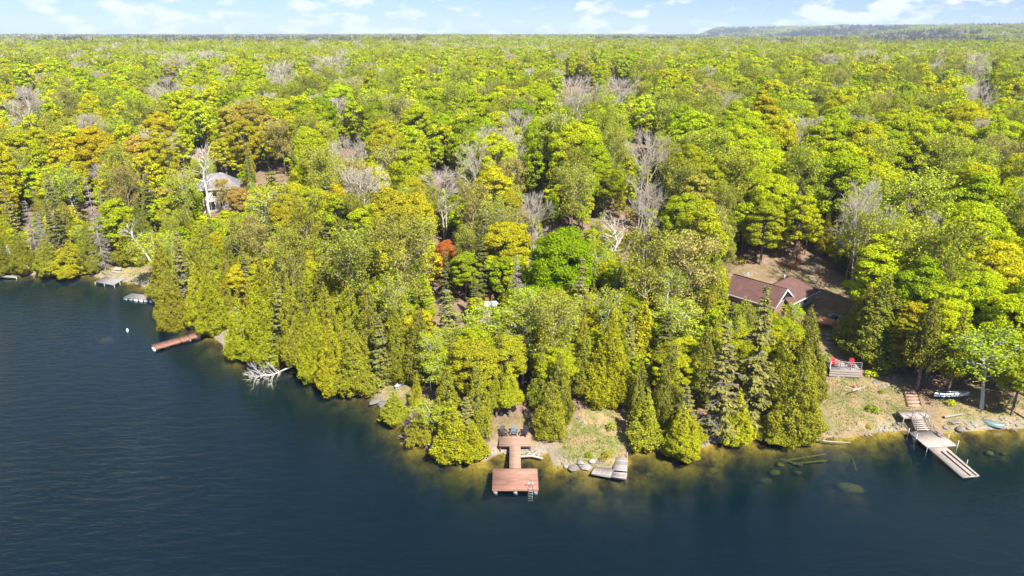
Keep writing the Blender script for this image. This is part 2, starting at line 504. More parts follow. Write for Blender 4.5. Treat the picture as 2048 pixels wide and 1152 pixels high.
def water_material():
    m, nt = new_mat('water')
    lk = nt.links.new
    out = nd(nt, 'ShaderNodeOutputMaterial')
    g = nd(nt, 'ShaderNodeNewGeometry')
    mp = nd(nt, 'ShaderNodeMapping', ins={'Rotation': (0, 0, R(-24)), 'Scale': (0.30, 1.0, 1.0)})
    lk(g.outputs['Position'], mp.inputs['Vector'])
    n1 = nd(nt, 'ShaderNodeTexNoise', ins={'Scale': 1.1, 'Detail': 3, 'Roughness': 0.5, 'Distortion': 0.4})
    n2 = nd(nt, 'ShaderNodeTexNoise', ins={'Scale': 4.2, 'Detail': 3, 'Roughness': 0.6})
    n3 = nd(nt, 'ShaderNodeTexNoise', ins={'Scale': 0.03, 'Detail': 2})
    lk(mp.outputs[0], n1.inputs['Vector']); lk(mp.outputs[0], n2.inputs['Vector']); lk(g.outputs['Position'], n3.inputs['Vector'])
    # the breeze roughens open water; the lee along the shore is calmer
    sub = nd(nt, 'ShaderNodeAttribute', attribute_type='GEOMETRY', attribute_name='breeze')
    ad = nd(nt, 'ShaderNodeMath', operation='MULTIPLY_ADD', ins={1: 0.45})
    lk(n2.outputs['Fac'], ad.inputs[0]); lk(n1.outputs['Fac'], ad.inputs[2])
    gm_ = nd(nt, 'ShaderNodeMapRange', ins={'From Min': 0.3, 'From Max': 0.7, 'To Min': 0.55, 'To Max': 1.25})
    lk(n3.outputs['Fac'], gm_.inputs['Value'])
    st = nd(nt, 'ShaderNodeMath', operation='MULTIPLY')
    lk(sub.outputs['Fac'], st.inputs[0]); lk(gm_.outputs[0], st.inputs[1])
    b = nd(nt, 'ShaderNodeBump', ins={'Distance': 0.34})
    lk(st.outputs[0], b.inputs['Strength'])
    lk(ad.outputs[0], b.inputs['Height'])
    fr = nd(nt, 'ShaderNodeFresnel', ins={'IOR': 1.33})
    lk(b.outputs[0], fr.inputs['Normal'])
    gl = nd(nt, 'ShaderNodeBsdfGlossy', ins={'Roughness': 0.06, 'Color': (1, 1, 1, 1)})
    lk(b.outputs[0], gl.inputs['Normal'])
    tr = nd(nt, 'ShaderNodeBsdfTransparent')
    mx = nd(nt, 'ShaderNodeMixShader')
    lk(fr.outputs[0], mx.inputs[0]); lk(tr.outputs[0], mx.inputs[1]); lk(gl.outputs[0], mx.inputs[2])
    lk(mx.outputs[0], out.inputs['Surface'])
    va = nd(nt, 'ShaderNodeVolumeAbsorption', ins={'Color': (0.36, 0.44, 0.08, 1), 'Density': 0.82})
    vsc = nd(nt, 'ShaderNodeVolumeScatter', ins={'Color': (0.015, 0.36, 1.0, 1), 'Density': 0.050})
    vadd = nd(nt, 'ShaderNodeAddShader')
    lk(va.outputs[0], vadd.inputs[0]); lk(vsc.outputs[0], vadd.inputs[1])
    lk(vadd.outputs[0], out.inputs['Volume'])
    return m
M['water'] = water_material()
wx = axis(-130, 120, 2.5, -1500, 1500, 1.3); wy = axis(0, 150, 2.5, -480, 560, 1.3)
WX, WY = np.meshgrid(wx, wy, indexing='ij')
nwx, nwy = len(wx), len(wy)
wi = (np.arange(nwx - 1)[:, None] * nwy + np.arange(nwy - 1)[None]).ravel()
top_q = np.stack([wi, wi + nwy, wi + nwy + 1, wi + 1], 1)
nv = nwx * nwy
Vt = np.stack([WX, WY, np.zeros_like(WX)], -1).reshape(-1, 3)
Vb = Vt.copy(); Vb[:, 2] = -22.0
ring = [i * nwy for i in range(nwx)] + [(nwx - 1) * nwy + j for j in range(1, nwy)] + [i * nwy + nwy - 1 for i in range(nwx - 2, -1, -1)] + [j for j in range(nwy - 2, 0, -1)]
side_q = [(ring[k], ring[k] + nv, ring[(k + 1) % len(ring)] + nv, ring[(k + 1) % len(ring)]) for k in range(len(ring))]
me = np_mesh('lake', np.concatenate([Vt, Vb]), np.concatenate([top_q, top_q[:, ::-1] + nv, np.array(side_q)]), mats=[M['water']])
br = np.clip((-shore_dist(WX, WY) - 4) / 26, 0.10, 1.0)
a = me.attributes.new('breeze', 'FLOAT', 'POINT'); a.data.foreach_set('value', np.concatenate([br.ravel(), br.ravel()]).astype(np.float32))
lake = put(bpy.data.objects.new('lake', me)); tag(lake, kind='structure')
# ------------------------------------------------------------------ trees: one set of meshes per kind, in metres
def limb(S, rng, a, b, ra, rb, n=3, bend=0.08):
    a, b = np.array(a, float), np.array(b, float)
    L_ = np.linalg.norm(b - a)
    pts = [a]
    for i in range(1, n):
        t = i / n
        pts.append(a + (b - a) * t + rng.normal(0, bend * L_, 3) * [1, 1, 0.6] + np.array([0, 0, 0.10 * L_ * math.sin(math.pi * t)]))
    pts.append(b)
    S.path(pts, ra, rb)
    return pts

def clump_leaves(rng, centres, radii, outward, per_m2, size, flat=0.75, up=0.35, rand=0.42, aspect=0.8, long_up=0.0):
    Cs, Ns, Ls = [], [], []
    for c, r, o in zip(centres, radii, outward):
        n = max(6, int(per_m2 * r * r * 4 * math.pi * 0.55))
        d = unit(rng.normal(0, 1, (n * 2, 3)))
        d = d[(d @ o) > -0.25][:n]
        rad = r * rng.uniform(0.70, 1.08, (len(d), 1))
        p = c + d * rad * [1, 1, flat]
        Cs.append(p)
        Ns.append(0.75 * d + rand * rng.normal(0, 1, d.shape) + [0, 0, up])
        Ls.append(rng.normal(0, 1, d.shape) * [1, 1, 0.6] + [0, 0, -long_up] + d * 0.4)
    C, N, Ld = np.concatenate(Cs), np.concatenate(Ns), np.concatenate(Ls)
    return leaves(rng, C, N, Ld, size, aspect)

def maple(seed, H=16.0, W=8.0, n=84, size=0.25, dens=34, low=0.20):
    rng = np.random.default_rng(seed)
    S = Segs()
    Rw = W / 2
    zc, hz = H * (low + 1) / 2, H * (1 - low) / 2
    fork = H * rng.uniform(0.30, 0.42)
    top = np.array([rng.normal(0, .4), rng.normal(0, .4), H * 0.86])
    limb(S, rng, (0, 0, -0.4), (0, 0, fork), 0.26, 0.20, 2, 0.01)
    limb(S, rng, (0, 0, fork), top, 0.20, 0.05, 4, 0.03)
    cs, rs, os_ = [], [], []
    off = rng.uniform(0, 7)
    lob = rng.uniform(0.8, 1.18, 7)
    for i in range(n):
        t = (i + rng.uniform(0.2, 0.8)) / n
        cz = 1 - 1.62 * t
        az = i * 2.39996 + off + rng.normal(0, .25)
        rr = math.sqrt(max(0, 1 - cz * cz))
        if cz < -0.2: rr *= 0.9
        f = rng.uniform(0.66, 0.93) * lob[int(az / (2 * math.pi) * 7) % 7]
        d = np.array([math.cos(az) * rr, math.sin(az) * rr, cz])
        c = d * [Rw * f, Rw * f, hz * (0.74 + 0.22 * rng.random())] + [0, 0, zc]
        r = Rw * rng.uniform(0.16, 0.33) * (0.75 + 0.5 * rng.random())
        cs.append(c); rs.append(r); os_.append(unit(d + [0, 0, 0.35]))
        st = np.array([0, 0, fork]) + (top - [0, 0, fork]) * rng.uniform(0, 0.55)
        if i % 2 == 0: limb(S, rng, st, c, 0.085, 0.025, 3, 0.05)
    V, Q, A = clump_leaves(rng, cs, rs, os_, dens, size, flat=0.58)
    return S.mesh('maple_trunk', M['bark'], 5), np_mesh('maple_crown', V, Q, mats=[M['leaf']], attr=A), H, W

def cedar(seed, H=11.0, W=4.6, n=300, size=0.20, dens=46, clear=0.0):
    rng = np.random.default_rng(seed)
    S = Segs()
    limb(S, rng, (0, 0, -0.4), (0.1, 0.1, H * 0.97), 0.20, 0.02, 4, 0.004)
    base = rng.uniform(0.02, 0.07) + clear
    cs, rs, os_ = [], [], []
    off = rng.uniform(0, 7)
    pw = rng.uniform(0.78, 1.12)
    ph = rng.uniform(0, 6, 3)
    for i in range(n):
        t = base + (1 - base) * (1 - math.sqrt(1 - (i + rng.random()) / (n + 2)))
        rp = (1 - t) ** pw * min(1, 0.72 + (t - base) * 2.2)
        az = i * 2.39996 + off + rng.normal(0, .2)
        rp *= 1 + 0.20 * math.sin(3 * az + ph[0] + 6 * t) + 0.13 * math.sin(5 * az + ph[1] - 9 * t) + 0.10 * math.sin(17 * t + ph[2]) + rng.normal(0, .07)
        r = (W / 2) * rp
        rc = (0.20 + 0.27 * (1 - t)) * rng.uniform(0.7, 1.35) * (W / 4.6) ** .35
        f = max(r - rc * 0.55, 0.02) * rng.uniform(0.88, 1.06)
        c = np.array([math.cos(az) * f, math.sin(az) * f, t * H + rng.normal(0, .1)])
        cs.append(c); rs.append(rc); os_.append(unit(np.array([math.cos(az), math.sin(az), 0.55])))
        if i % 5 == 0: S.add((0, 0, max(t * H - 0.3, 0.3)), c, 0.03, 0.01)
    cs.append(np.array([0.1, 0.1, H * 0.975])); rs.append(0.25); os_.append(np.array([0, 0, 1.0]))
    V, Q, A = clump_leaves(rng, cs, rs, os_, dens, size, flat=1.15, up=0.25, rand=0.5, aspect=0.62, long_up=0.8)
    return S.mesh('cedar_trunk', M['bark'], 5), np_mesh('cedar_crown', V, Q, mats=[M['needle']], attr=A), H, W

def spruce(seed, H=14.0, W=4.8, dead=0.0, tiers=26, low=0.05, foliage=1.0, lay=0.0, bark='bark', twig_mat=None, per=8):
    """tiered conifer; dead = share of the lower branches that carry no needles; lay flattens the tiers as in a pine"""
    rng = np.random.default_rng(seed)
    S = Segs(); D = Segs()
    limb(S, rng, (0, 0, -0.4), (0, 0, H * 0.99), 0.19, 0.015, 4, 0.002)
    Cs, Ns, Ls = [], [], []
    for k in range(tiers):
        t = low + (0.985 - low) * min(max((k + rng.normal(0, .3)) / (tiers - 1), 0), 1)
        z = H * t
        Lb = (W / 2) * (1 - t) ** (0.82 if not lay else 0.5) * rng.uniform(0.78, 1.15) + 0.12
        if k == 0: Lb *= 0.75
        m = per if t < 0.75 else 5
        o = rng.uniform(0, 7)
        for j in range(m):
            az = o + j * 2 * math.pi / m + rng.normal(0, .22)
            ln = Lb * rng.uniform(0.45, 1.25)
            d = np.array([math.cos(az), math.sin(az), 0.0])
            droop = (-0.42 if not lay else 0.12) * (1 - 0.8 * t)
            p0 = np.array([0, 0, z + rng.normal(0, .22) * (1 - t)]); p1 = p0 + d * ln * 0.55 + [0, 0, droop * ln * 0.5]; p2 = p0 + d * ln + [0, 0, droop * ln * 0.72 + (0.10 * ln)]
            bare = rng.random() < dead * (1.25 - t)
            T_ = D if bare else S
            T_.add(p0, p1, 0.030 + 0.01 * (1 - t), 0.024); T_.add(p1, p2, 0.024, 0.012)
            side = np.array([-d[1], d[0], 0])
            if bare:
                for q in range(int(3 + ln * 5)):
                    s_ = rng.uniform(0.25, 1)
                    b0 = p0 + (p2 - p0) * s_
                    sg = rng.choice([-1, 1])
                    e = b0 + side * sg * rng.uniform(.15, .5) * (0.4 + ln * .3) + d * rng.uniform(.05, .35) + [0, 0, rng.uniform(-.3, .06)]
                    D.add(b0, e, 0.022, 0.010)
                continue
            n = int((6 + ln * 17) * foliage)
            s_ = rng.uniform(0.12, 1.03, n) ** 0.8
            wd = 0.34 * ln * (1.08 - s_) + 0.10
            lat = rng.uniform(-1, 1, n) * wd
            p = np.where(s_[:, None] < 0.55, p0 + (p1 - p0) * (s_[:, None] / 0.55), p1 + (p2 - p1) * ((s_[:, None] - 0.55) / 0.45))
            p = p + side * lat[:, None] + np.array([0, 0, 1.0]) * (-0.10 * np.abs(lat)[:, None] / (wd[:, None] + .01) - rng.uniform(0, 0.16, (n, 1)))
            Cs.append(p)
            Ns.append(np.array([0, 0, 1.0]) + d * 0.35 + rng.normal(0, .42, (n, 3)))
            Ls.append(d * 0.8 + side * np.sign(lat)[:, None] * 0.7 + rng.normal(0, .2, (n, 3)) + [0, 0, -0.25])
    if Cs:
        V, Q, A = leaves(rng, np.concatenate(Cs), np.concatenate(Ns), np.concatenate(Ls), 0.34, 0.5)
        crown = np_mesh('spruce_crown', V, Q, mats=[M['needle']], attr=A)
    else:
        crown = None
    Vs, Qs = S.geo(4)
    mats = [M[bark]]; idx = np.zeros(len(Qs))
    if D.p0:
        Vd, Qd = D.geo(3)
        Qs = np.concatenate([Qs, Qd + len(Vs)]); Vs = np.concatenate([Vs, Vd])
        mats.append(M[twig_mat or 'dead_twig']); idx = np.concatenate([idx, np.ones(len(Qd))])
    trunk = np_mesh('spruce_trunk', Vs, Qs, mats=mats, mat_idx=idx)
    return trunk, crown, H, W

def branching(seed, H=15.0, W=8.0, limbs=20, subs=7, twigs=6, low=0.30, bark='grey_bark', leaf_n=0, leaf_size=0.2, twig_r=0.022, vase=0.5, stems=1, tr=0.2, leaf_spread=0.55):
    """open crowned tree: trunk, limbs, branches and twigs, with or without a thin veil of leaves"""
    rng = np.random.default_rng(seed)
    S = Segs(); Tw = Segs()
    Rw = W / 2
    tips = []
    for s_i in range(stems):
        lean = np.array([0, 0, 0.0]) if stems == 1 else np.array([math.cos(s_i * 2.2 + seed), math.sin(s_i * 2.2 + seed), 0]) * Rw * 0.35
        topz = H * rng.uniform(0.80, 0.9)
        top = np.array([rng.normal(0, .3), rng.normal(0, .3), topz]) + lean
        tp = limb(S, rng, lean * 0.08 + [0, 0, -0.4], top, tr, 0.03, 6, 0.016)
        tp = np.array(tp)
        for i in range(limbs // stems):
            t = low + (0.97 - low) * ((i + rng.random()) / (limbs // stems)) ** 0.9
            f = t * (len(tp) - 1); a = int(min(f, len(tp) - 2)); st = tp[a] + (tp[a + 1] - tp[a]) * (f - a)
            az = i * 2.39996 + seed + rng.normal(0, .3)
            q = (t - low) / (1 - low)
            # aim at the rounded outline of the crown
            el = R(4 + 78 * q ** 1.1) * vase + R(38) * (1 - vase) + rng.normal(0, .12)
            d = np.array([math.cos(az) * math.cos(el), math.sin(az) * math.cos(el), math.sin(el)])
            prof = math.sqrt(max(0.05, 1 - (2 * min(max(q * 0.86 + 0.12, 0), 1) - 1) ** 2))
            ln = Rw * prof * rng.uniform(0.72, 1.08) / max(math.cos(el), 0.42)
            ln = min(ln, (H - st[2]) / max(d[2], 0.15) * 1.02)
            end = st + d * ln
            pts = np.array(limb(S, rng, st, end, 0.035 + 0.05 * (1 - q) * tr / 0.2, 0.018, 3, 0.05))
            for j in range(subs):
                u = rng.uniform(0.25, 1.0); f = u * 3; a = int(min(f, 2)); b0 = pts[a] + (pts[a + 1] - pts[a]) * (f - a)
                dd = unit(d + rng.normal(0, .55, 3) + [0, 0, 0.28])
                bl = ln * rng.uniform(0.22, 0.42) * (1.15 - 0.5 * u) + 0.3
                b1 = b0 + dd * bl
                Tw.add(b0, b1, twig_r * 1.25, twig_r * 0.8)
                for k in range(twigs):
                    w = rng.uniform(0.2, 1.0)
                    c0 = b0 + (b1 - b0) * w
                    e = c0 + unit(dd + rng.normal(0, .6, 3) + [0, 0, 0.2]) * rng.uniform(0.35, 0.95) * (0.6 + bl * 0.25)
                    Tw.add(c0, e, twig_r * 0.8, twig_r * 0.35)
                    tips.append(e)
    Vs, Qs = S.geo(5); Vt_, Qt = Tw.geo(3)
    me_t = np_mesh('open_trunk', np.concatenate([Vs, Vt_]), np.concatenate([Qs, Qt + len(Vs)]), mats=[M[bark]])
    crown = None
    if leaf_n:
        tips = np.array(tips)
        c = tips[rng.integers(0, len(tips), leaf_n)] + rng.normal(0, leaf_spread * 0.5, (leaf_n, 3))
        V, Q, A = leaves(rng, c, rng.normal(0, 1, (leaf_n, 3)) + [0, 0, 0.5], rng.normal(0, 1, (leaf_n, 3)), leaf_size, 0.8)
        crown = np_mesh('veil_crown', V, Q, mats=[M['leaf']], attr=A)
    return me_t, crown, H, W

def shrub(seed, H=1.6, W=2.0):
    rng = np.random.default_rng(seed)
    S = Segs(); cs, rs, os_ = [], [], []
    for i in range(16):
        az = i * 2.4 + rng.normal(0, .3); f = math.sqrt((i + .5) / 16)
        c = np.array([math.cos(az) * f * W * .36, math.sin(az) * f * W * .36, H * (0.75 - 0.45 * f * f) * rng.uniform(.8, 1.1)])
        S.add((0, 0, -0.1), c, 0.03, 0.01); cs.append(c); rs.append(rng.uniform(.22, .4)); os_.append(unit(c - [0, 0, .1]))
    V, Q, A = clump_leaves(rng, cs, rs, os_, 30, 0.2)
    return S.mesh('shrub_stem', M['bark'], 3), np_mesh('shrub_foliage', V, Q, mats=[M['leaf']], attr=A), H, W

KIND = {
    'maple': [maple(100 + i, W=(8.0, 7.2, 8.8, 7.6, 6.6, 8.4, 6.2)[i], low=(.22, .16, .26, .14, .12, .28, .15)[i]) for i in range(7)],
    'dense_maple': [maple(140 + i, H=14, W=10, n=110, size=0.25, dens=38, low=0.12) for i in range(2)],
    'cedar': [cedar(200 + i, W=(4.6, 5.2, 4.0, 4.8, 5.6)[i]) for i in range(5)],
    'trunk_cedar': [cedar(260 + i, W=(4.8, 5.4)[i], clear=.26) for i in range(2)],
    'big_cedar': [cedar(240 + i, H=14.0, W=(7.4, 6.4, 8.2)[i], n=560, size=0.21, dens=42) for i in range(3)],
    'spruce': [spruce(300 + i, W=(4.6, 5.0, 4.0)[i], dead=(0.0, 0.10, 0.05)[i], foliage=1.35) for i in range(3)],
    'fading_spruce': [spruce(320 + i, W=4.6, dead=(0.38, 0.3)[i], foliage=1.1) for i in range(2)],
    'dead_spruce': [spruce(340 + i, W=3.4, dead=3.0, foliage=0.5, bark='grey_bark') for i in range(2)],
    'silver_spruce': [branching(345, H=9, W=4.6, limbs=26, subs=5, twigs=4, low=.22, bark='birch_bark', twig_r=.02, vase=.25, tr=.14)],
    'rust_spruce': [spruce(350, W=2.6, dead=3.0, foliage=0.5, bark='rust_twig', twig_mat='rust_twig')],
    'pine': [spruce(360, H=16, W=8.5, tiers=17, low=0.16, lay=1.0, foliage=1.5, per=9)],
    'poplar': [branching(400 + i, W=(8.0, 7.0, 9.0, 6.4)[i], leaf_n=(6000, 5000, 6800, 4800)[i], leaf_size=0.25, bark='olive_bark', twig_r=0.016) for i in range(4)],
    'birch': [branching(430 + i, H=14, W=(5.4, 6.2, 4.8)[i], limbs=22, subs=6, twigs=4, low=0.42, bark='birch_bark', leaf_n=(3400, 4200, 2900)[i], leaf_size=0.25, twig_r=0.014, tr=0.19) for i in range(3)],
    'bare': [branching(460 + i, W=(8.0, 9.0, 7.0, 8.5)[i], limbs=32, subs=10, twigs=10, bark=('pale_bark', 'twig_bark', 'pale_bark', 'twig_bark')[i], twig_r=0.018, stems=(1, 3, 1, 2)[i]) for i in range(4)],
    'snag': [branching(480 + i, H=13, W=4.2, limbs=16, subs=4, twigs=2, low=0.35, bark='birch_bark', twig_r=0.02, tr=0.22) for i in range(2)],
    'shrub': [shrub(500 + i) for i in range(3)],
}
NAMES = {'maple': 'maple_tree', 'dense_maple': 'maple_tree', 'cedar': 'cedar_tree', 'big_cedar': 'cedar_tree', 'trunk_cedar': 'cedar_tree', 'spruce': 'spruce_tree', 'fading_spruce': 'spruce_tree', 'dead_spruce': 'dead_spruce_tree',
         'silver_spruce': [branching(345, H=9, W=4.6, limbs=26, subs=5, twigs=4, low=.22, bark='birch_bark', twig_r=.02, vase=.25, tr=.14)],
    'rust_spruce': 'dead_spruce_tree', 'pine': 'pine_tree', 'poplar': 'poplar_tree', 'birch': 'birch_tree', 'bare': 'bare_tree', 'snag': 'dead_tree', 'shrub': 'shrub'}
CATS = {'maple_tree': 'maple tree', 'cedar_tree': 'cedar tree', 'spruce_tree': 'spruce tree', 'dead_spruce_tree': 'dead spruce', 'pine_tree': 'pine tree', 'poplar_tree': 'poplar tree',
        'birch_tree': 'birch tree', 'bare_tree': 'bare tree', 'dead_tree': 'dead tree', 'shrub': 'shrub'}
# leaf colours (base colour of the leaf itself)
TINT = {'lime': (0.325, 0.395, 0.008),
        'bright lime': (0.41, 0.475, 0.009),
        'yellow green': (0.465, 0.445, 0.01),
        'golden': (0.44, 0.345, 0.0128),
        'olive gold': (0.33, 0.305, 0.0168),
        'vivid green': (0.2, 0.3, 0.004),
        'deep green': (0.2, 0.29, 0.0056),
        'amber': (0.43, 0.31, 0.07),
        'rust red': (0.44, 0.15, 0.0382),
        'fresh green': (0.33, 0.415, 0.02),
        'pale green': (0.36, 0.4, 0.042),
        'grey green': (0.29, 0.315, 0.045),
        'olive': (0.26, 0.265, 0.027),
        'cedar': (0.25, 0.245, 0.018),
        'cedar olive': (0.195, 0.2, 0.021),
        'cedar bright': (0.315, 0.315, 0.012),
        'spruce': (0.14, 0.155, 0.027),
        'spruce grey': (0.215, 0.21, 0.048),
        'pine': (0.165, 0.205, 0.021),
        'tan': (0.36, 0.315, 0.102),
        'far spruce': (0.06, 0.078, 0.0272)}
ZONE_TINT = {'far': (0.335, 0.395, 0.010), 'left': (0.41, 0.375, 0.016), 'mid': (0.355, 0.355, 0.018), 'right': (0.39, 0.44, 0.008)}
def blend(kind, b, x, y):
    if kind not in ('maple', 'poplar', 'birch'): return b
    d = gd(x, y); a_ = math.atan2(x, y)
    zn = 'far' if d > 65 else 'left' if a_ < -0.28 else 'right' if a_ > 0.27 else 'mid'
    k = 0.38 if kind == 'maple' else 0.25
    return tuple(p * (1 - k) + q * k for p, q in zip(b, ZONE_TINT[zn]))
def tree(kind, x, y, H=None, W=None, tint='lime', label='', group=None, rz=None, tilt=None, variant=None, sink=0.0, name=None, jitter=True, z=None):
    vs_ = KIND[kind]
    v = vs_[variant if variant is not None else rnd.randrange(len(vs_))]
    tm, cm, H0, W0 = v
    H = H or H0; W = W or W0 * H / H0
    nm = name or NAMES[kind]
    root = thing(nm, label, CATS[nm], (x, y, (gz(x, y) if z is None else z) - sink), rnd.uniform(0, 6.28) if rz is None else rz, group,
                 tilt or (rnd.normalvariate(0, .025), rnd.normalvariate(0, .025)))
    sc_ = (W / W0, W / W0, H / H0)
    t = bpy.data.objects.new('stem' if kind == 'shrub' else 'trunk', tm); t.scale = sc_; put(t, root)
    if cm:
        c = bpy.data.objects.new('foliage' if kind == 'shrub' else 'crown', cm); c.scale = sc_; put(c, root)
        b = blend(kind, TINT[tint], x, y)
        k = rnd.uniform(0.86, 1.14) if jitter else 1.0
        h = rnd.uniform(-0.035, 0.035) if jitter else 0
        c.color = (min(1, b[0] * k * (1 + h)), b[1] * k * (1 - h), b[2] * k, 1)
    return root
# ------------------------------------------------------------------ placing the trees
DOCKS = [(-92, 'the weathered dock'), (-52, 'the brown dock'), (-20, 'the fallen tree'), (6, 'the red dock'), (30, 'the brown cottage'), (70, 'the silver dock')]
def zone(x, y):
    d = gd(x, y)
    a = math.degrees(math.atan2(x, y))
    if d < 4:
        lm = min(DOCKS, key=lambda k: abs(k[0] - x))[1]
        return 'at the water edge near ' + lm
    if d < 14:
        lm = min(DOCKS, key=lambda k: abs(k[0] - x))[1]
        return 'on the bank behind ' + lm
    if d < 32:
        lm = ('the weathered dock', 'the brown dock', 'the white house', 'the red dock', 'the brown cottage', 'the silver dock')[0 if a < -31 else 1 if a < -24 else 2 if a < -14 else 3 if a < 10 else 4 if a < 26 else 5]
        return 'partway up the slope from ' + lm
    lm = ('the weathered dock', 'the white house', 'the fallen tree', 'the red dock', 'the brown cottage', 'the silver dock')[0 if a < -29 else 1 if a < -18 else 2 if a < -8 else 3 if a < 10 else 4 if a < 25 else 5]
    if d < 60: return 'high on the hillside behind ' + lm
    if d < 100: return 'in the upper forest beyond ' + lm
    return 'deep in the forest far beyond ' + lm
KINDWORD = {'maple': 'leafy maple', 'dense_maple': 'dense maple', 'cedar': 'bushy cedar', 'big_cedar': 'massive cedar', 'trunk_cedar': 'clear trunked cedar', 'spruce': 'tiered spruce', 'fading_spruce': 'half bare spruce', 'dead_spruce': 'dead grey spruce', 'rust_spruce': 'dead rusty spruce',
            'pine': 'layered pine', 'poplar': 'thinly leaved poplar', 'birch': 'white stemmed birch', 'bare': 'leafless grey tree', 'snag': 'bleached dead tree', 'shrub': 'low shrub'}
TINTWORD = {'cedar': 'olive yellow', 'cedar olive': 'dark olive', 'cedar bright': 'bright yellow green', 'spruce': 'dark green', 'spruce grey': 'grey green', 'pine': 'deep green', 'tan': 'tan'}
def describe(kind, tint, x, y, H, W):
    ref = KIND[kind][0]
    size = 'tall' if H > ref[2] * 1.08 else 'short' if H < ref[2] * 0.85 else ''
    broad = 'broad' if W / H > 1.12 * ref[3] / ref[2] else 'slim' if W / H < 0.9 * ref[3] / ref[2] else ''
    c = '' if KIND[kind][0][1] is None else TINTWORD.get(tint, tint)
    body = ' '.join(w for w in (size, broad, c, KINDWORD[kind]) if w)
    z = zone(x, y)
    noun = KINDWORD[kind].split()[-1]
    PENDING.append([None, body, z, f'{c} {noun}'.strip(), x, y, f'{c} {KINDWORD[kind]}s {z}'.strip()])
    return f'{body} {z}', f'{c} {KINDWORD[kind]}s {z}'.strip()

KEEP = [(1466, 548, 1614, 604), (1640, 600, 1700, 705), (1655, 700, 1728, 752), (404, 374, 474, 418), (424, 346, 470, 374), (968, 598, 996, 622), (1860, 778, 1945, 800), (1790, 770, 1850, 870), (440, 618, 496, 695), (185, 538, 300, 575), (985, 832, 1080, 990), (795, 762, 812, 778),
        (1482, 520, 1596, 550), (1606, 530, 1660, 600)]
PENDING = []
PLACED = []            # x, y, radius
def key(kind, u, vtop, H, W=None, tint='lime', label=None, base=None, keep=False, **k):
    """a tree one can pick out in the survey picture: u, vtop where its top stands, or base = (u, v) of its foot"""
    if base: p = land(*base)
    else: p = land(u, vtop, H)
    if base and vtop is not None:      # height from where the top shows
        d = ray(u, vtop); t = math.hypot(p.x, p.y) / math.hypot(d[0], d[1])
        H = max(2.0, CAM_H + d[2] * t - p.z)
    ref = KIND[kind][0]
    W = W or ref[3] * H / ref[2]
    lb, gr = describe(kind, tint, p.x, p.y, H, W)
    if keep or (label and not base) or kind in ('bare', 'snag', 'dense_maple', 'pine') or (label and kind in ('poplar', 'birch') and p.y > 85):
        u_, v_, dep_ = project(p.x, p.y, p.z + H)
        KEEP.append((u_ - W * .3 * FPX / dep_, v_, u_ + W * .3 * FPX / dep_, v_ + H * (.4 if keep else .15) * FPX / dep_))
    if label: lb, gr = label, None; PENDING.pop()
    PLACED.append((p.x, p.y, W * 0.36))
    o = tree(kind, p.x, p.y, H, W, tint, lb, gr, **k)
    if not label: PENDING[-1][0] = o
    return o

def wpx(px, u, v): return px * project(*land(u, v))[2] / FPX
